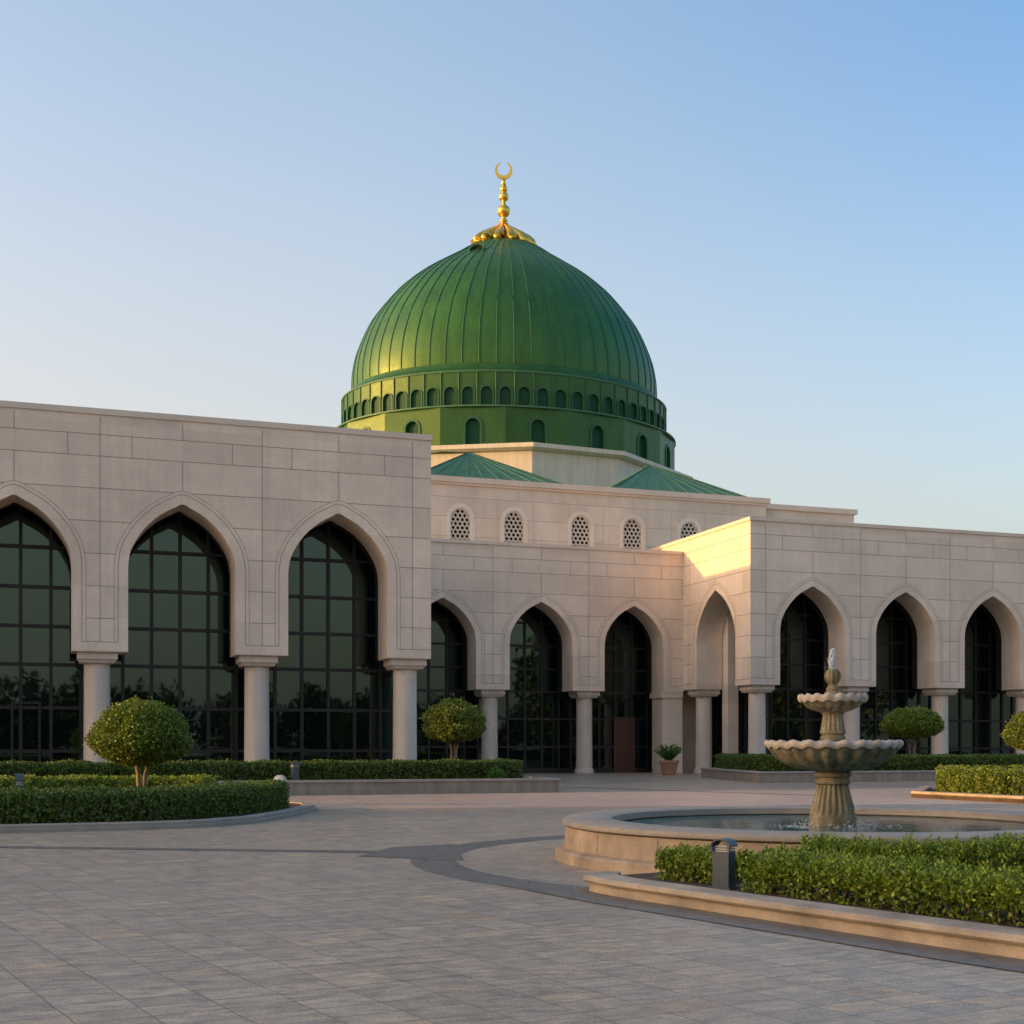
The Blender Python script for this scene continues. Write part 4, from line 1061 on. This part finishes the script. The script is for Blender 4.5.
# ------------------------------------------------------------------ distant tree belts (behind the viewer, mirrored in the glass; unseen side belts placed to darken the glass and block low sun)
def belt(name, spots, label, leaf=.75, per=900):
    P_, D_ = [], []; tb = MB()
    for (x, y, h, w) in spots:
        n_ = per; v = rng.normal(size=(n_,3)); v /= np.linalg.norm(v, axis=1, keepdims=True); r_ = (rng.random(n_)**.4)[:, None]*(1+.25*vnoise(v, 2.6, x)[:, None])
        p = v*r_*np.array([w/2, w/2, h*.48])+np.array([x, y, h*.53]); P_.append(p); D_.append(v+rng.normal(size=v.shape))
        tb.tube([(x, y, 0), (x+.2, y, h*.3), (x, y+.2, h*.6)], [.3,.22,.1], 6)
    o = leafmesh(name, np.vstack(P_), np.vstack(D_), np.full(sum(len(p) for p in P_), leaf), M['leaffar'], None, .7)
    return tag(o, label, 'trees', kind='stuff')
sp = [(x+random.uniform(-3,3), -62+random.uniform(-6,6), random.uniform(7.5,10.5), random.uniform(9,13)) for x in range(-100, 120, 5)]+[(x+random.uniform(-2,2), -58, random.uniform(3.5,5.5), 8) for x in range(-100, 120, 6)]
belt('offscreen_trees', sp, 'distant belt of trees across the plaza mirrored in the glass', .8, 1100)
sp = [(72+1.1*k*5+random.uniform(-3,3), 22-k*9+random.uniform(-3,3), random.uniform(19,25), 13) for k in range(10)]+[(62+random.uniform(-3,3)+k*5, 0-k*9, random.uniform(16,21), 12) for k in range(8)]  # unseen tall trees, added to darken the right wing's reflections
belt('offscreen_trees', sp, 'unseen tall tree belt added beyond the right side to darken the glass', .9, 2200)
sp = [(-52+random.uniform(-2.5,2.5), y+random.uniform(-1,1), random.uniform(8,9.8), 7.5) for y in range(-44, 37, 4)]  # unseen trees, placed to block the low sun and leave a gap
belt('offscreen_trees', sp, 'unseen tree belt on the left, blocking low sun from the plaza', .8, 2600)

# ------------------------------------------------------------------ light, sky, camera
SUN_AZ, SUN_EL = 172.0, 5.6
sv = Vector((math.cos(R(SUN_EL))*math.cos(R(SUN_AZ)), math.cos(R(SUN_EL))*math.sin(R(SUN_AZ)), math.sin(R(SUN_EL))))
sd = bpy.data.lights.new('sun', 'SUN'); sd.energy = 1.0; sd.angle = R(.6); sd.color = (1.0, .55, .15)
so = bpy.data.objects.new('sun', sd); col.objects.link(so); so.rotation_euler = sv.to_track_quat('Z', 'Y').to_euler()
w = bpy.data.worlds.new('World'); scn.world = w; w.use_nodes = True; nt = w.node_tree
sky = nt.nodes.new('ShaderNodeTexSky'); sky.sky_type = 'NISHITA'; sky.sun_disc = False
sky.sun_elevation = R(SUN_EL); sky.sun_rotation = R(90-SUN_AZ)
sky.air_density = 1.0; sky.dust_density = 6.0; sky.ozone_density = 1.5; sky.altitude = 0
bg = nt.nodes['Background']; bg.inputs['Strength'].default_value = .15
tn = nt.nodes.new('ShaderNodeMix'); tn.data_type = 'RGBA'; tn.blend_type = 'MULTIPLY'; tn.inputs[0].default_value = 1
tn.inputs[7].default_value = (.98, .91, .915, 1)
nt.links.new(sky.outputs[0], tn.inputs[6])
# warm haze low over the horizon, denser towards the low sun
geo = nt.nodes.new('ShaderNodeTexCoord'); sep = nt.nodes.new('ShaderNodeSeparateXYZ'); nt.links.new(geo.outputs['Generated'], sep.inputs[0])
mz = nt.nodes.new('ShaderNodeMapRange'); mz.interpolation_type = 'SMOOTHSTEP'
for k_i, v_i in zip(('From Min','From Max','To Min','To Max'), (-.05,.56,1,0)): mz.inputs[k_i].default_value = v_i
nt.links.new(sep.outputs[2], mz.inputs['Value'])
dt = nt.nodes.new('ShaderNodeVectorMath'); dt.operation = 'DOT_PRODUCT'; dt.inputs[1].default_value = (math.cos(R(SUN_AZ)), math.sin(R(SUN_AZ)), 0)
nt.links.new(geo.outputs['Generated'], dt.inputs[0])
md = nt.nodes.new('ShaderNodeMapRange'); md.interpolation_type = 'SMOOTHSTEP'
for k_i, v_i in zip(('From Min','From Max','To Min','To Max'), (-.75,.25,.34,.84)): md.inputs[k_i].default_value = v_i
nt.links.new(dt.outputs['Value'], md.inputs['Value'])
mu = nt.nodes.new('ShaderNodeMath'); mu.operation = 'MULTIPLY'; nt.links.new(mz.outputs[0], mu.inputs[0]); nt.links.new(md.outputs[0], mu.inputs[1])
m2 = nt.nodes.new('ShaderNodeMapRange'); m2.interpolation_type = 'SMOOTHSTEP'     # deeper blue high up, away from the sun
for k_i, v_i in zip(('From Min','From Max','To Min','To Max'), (-.78,.0,1,0)): m2.inputs[k_i].default_value = v_i
nt.links.new(dt.outputs['Value'], m2.inputs['Value'])
iv = nt.nodes.new('ShaderNodeMath'); iv.operation = 'SUBTRACT'; iv.inputs[0].default_value = 1; nt.links.new(mz.outputs[0], iv.inputs[1])
m3 = nt.nodes.new('ShaderNodeMath'); m3.operation = 'MULTIPLY'; nt.links.new(m2.outputs[0], m3.inputs[0]); nt.links.new(iv.outputs[0], m3.inputs[1])
dk = nt.nodes.new('ShaderNodeMix'); dk.data_type = 'RGBA'; dk.blend_type = 'MULTIPLY'; dk.inputs[7].default_value = (.22, .55, .80, 1)
nt.links.new(m3.outputs[0], dk.inputs[0]); nt.links.new(tn.outputs[2], dk.inputs[6])
hz = nt.nodes.new('ShaderNodeMix'); hz.data_type = 'RGBA'; hz.inputs[7].default_value = (1.12, .98, .87, 1)
nt.links.new(mu.outputs[0], hz.inputs[0]); nt.links.new(dk.outputs[2], hz.inputs[6]); nt.links.new(hz.outputs[2], bg.inputs['Color'])
cd = bpy.data.cameras.new('camera'); co = bpy.data.objects.new('camera', cd); col.objects.link(co)
co.location = (0,0,H); co.rotation_euler = (R(90), 0, -YAW); cd.sensor_width = 36; cd.lens = F/1024*36
cd.shift_y = (HY-512)/1024; cd.clip_end = 5000; scn.camera = co
scn.render.resolution_x = 1024; scn.render.resolution_y = 1024
scn.view_settings.view_transform = 'Standard'; scn.view_settings.look = 'None'; scn.view_settings.gamma = 1
scn.view_settings.exposure = 2.42
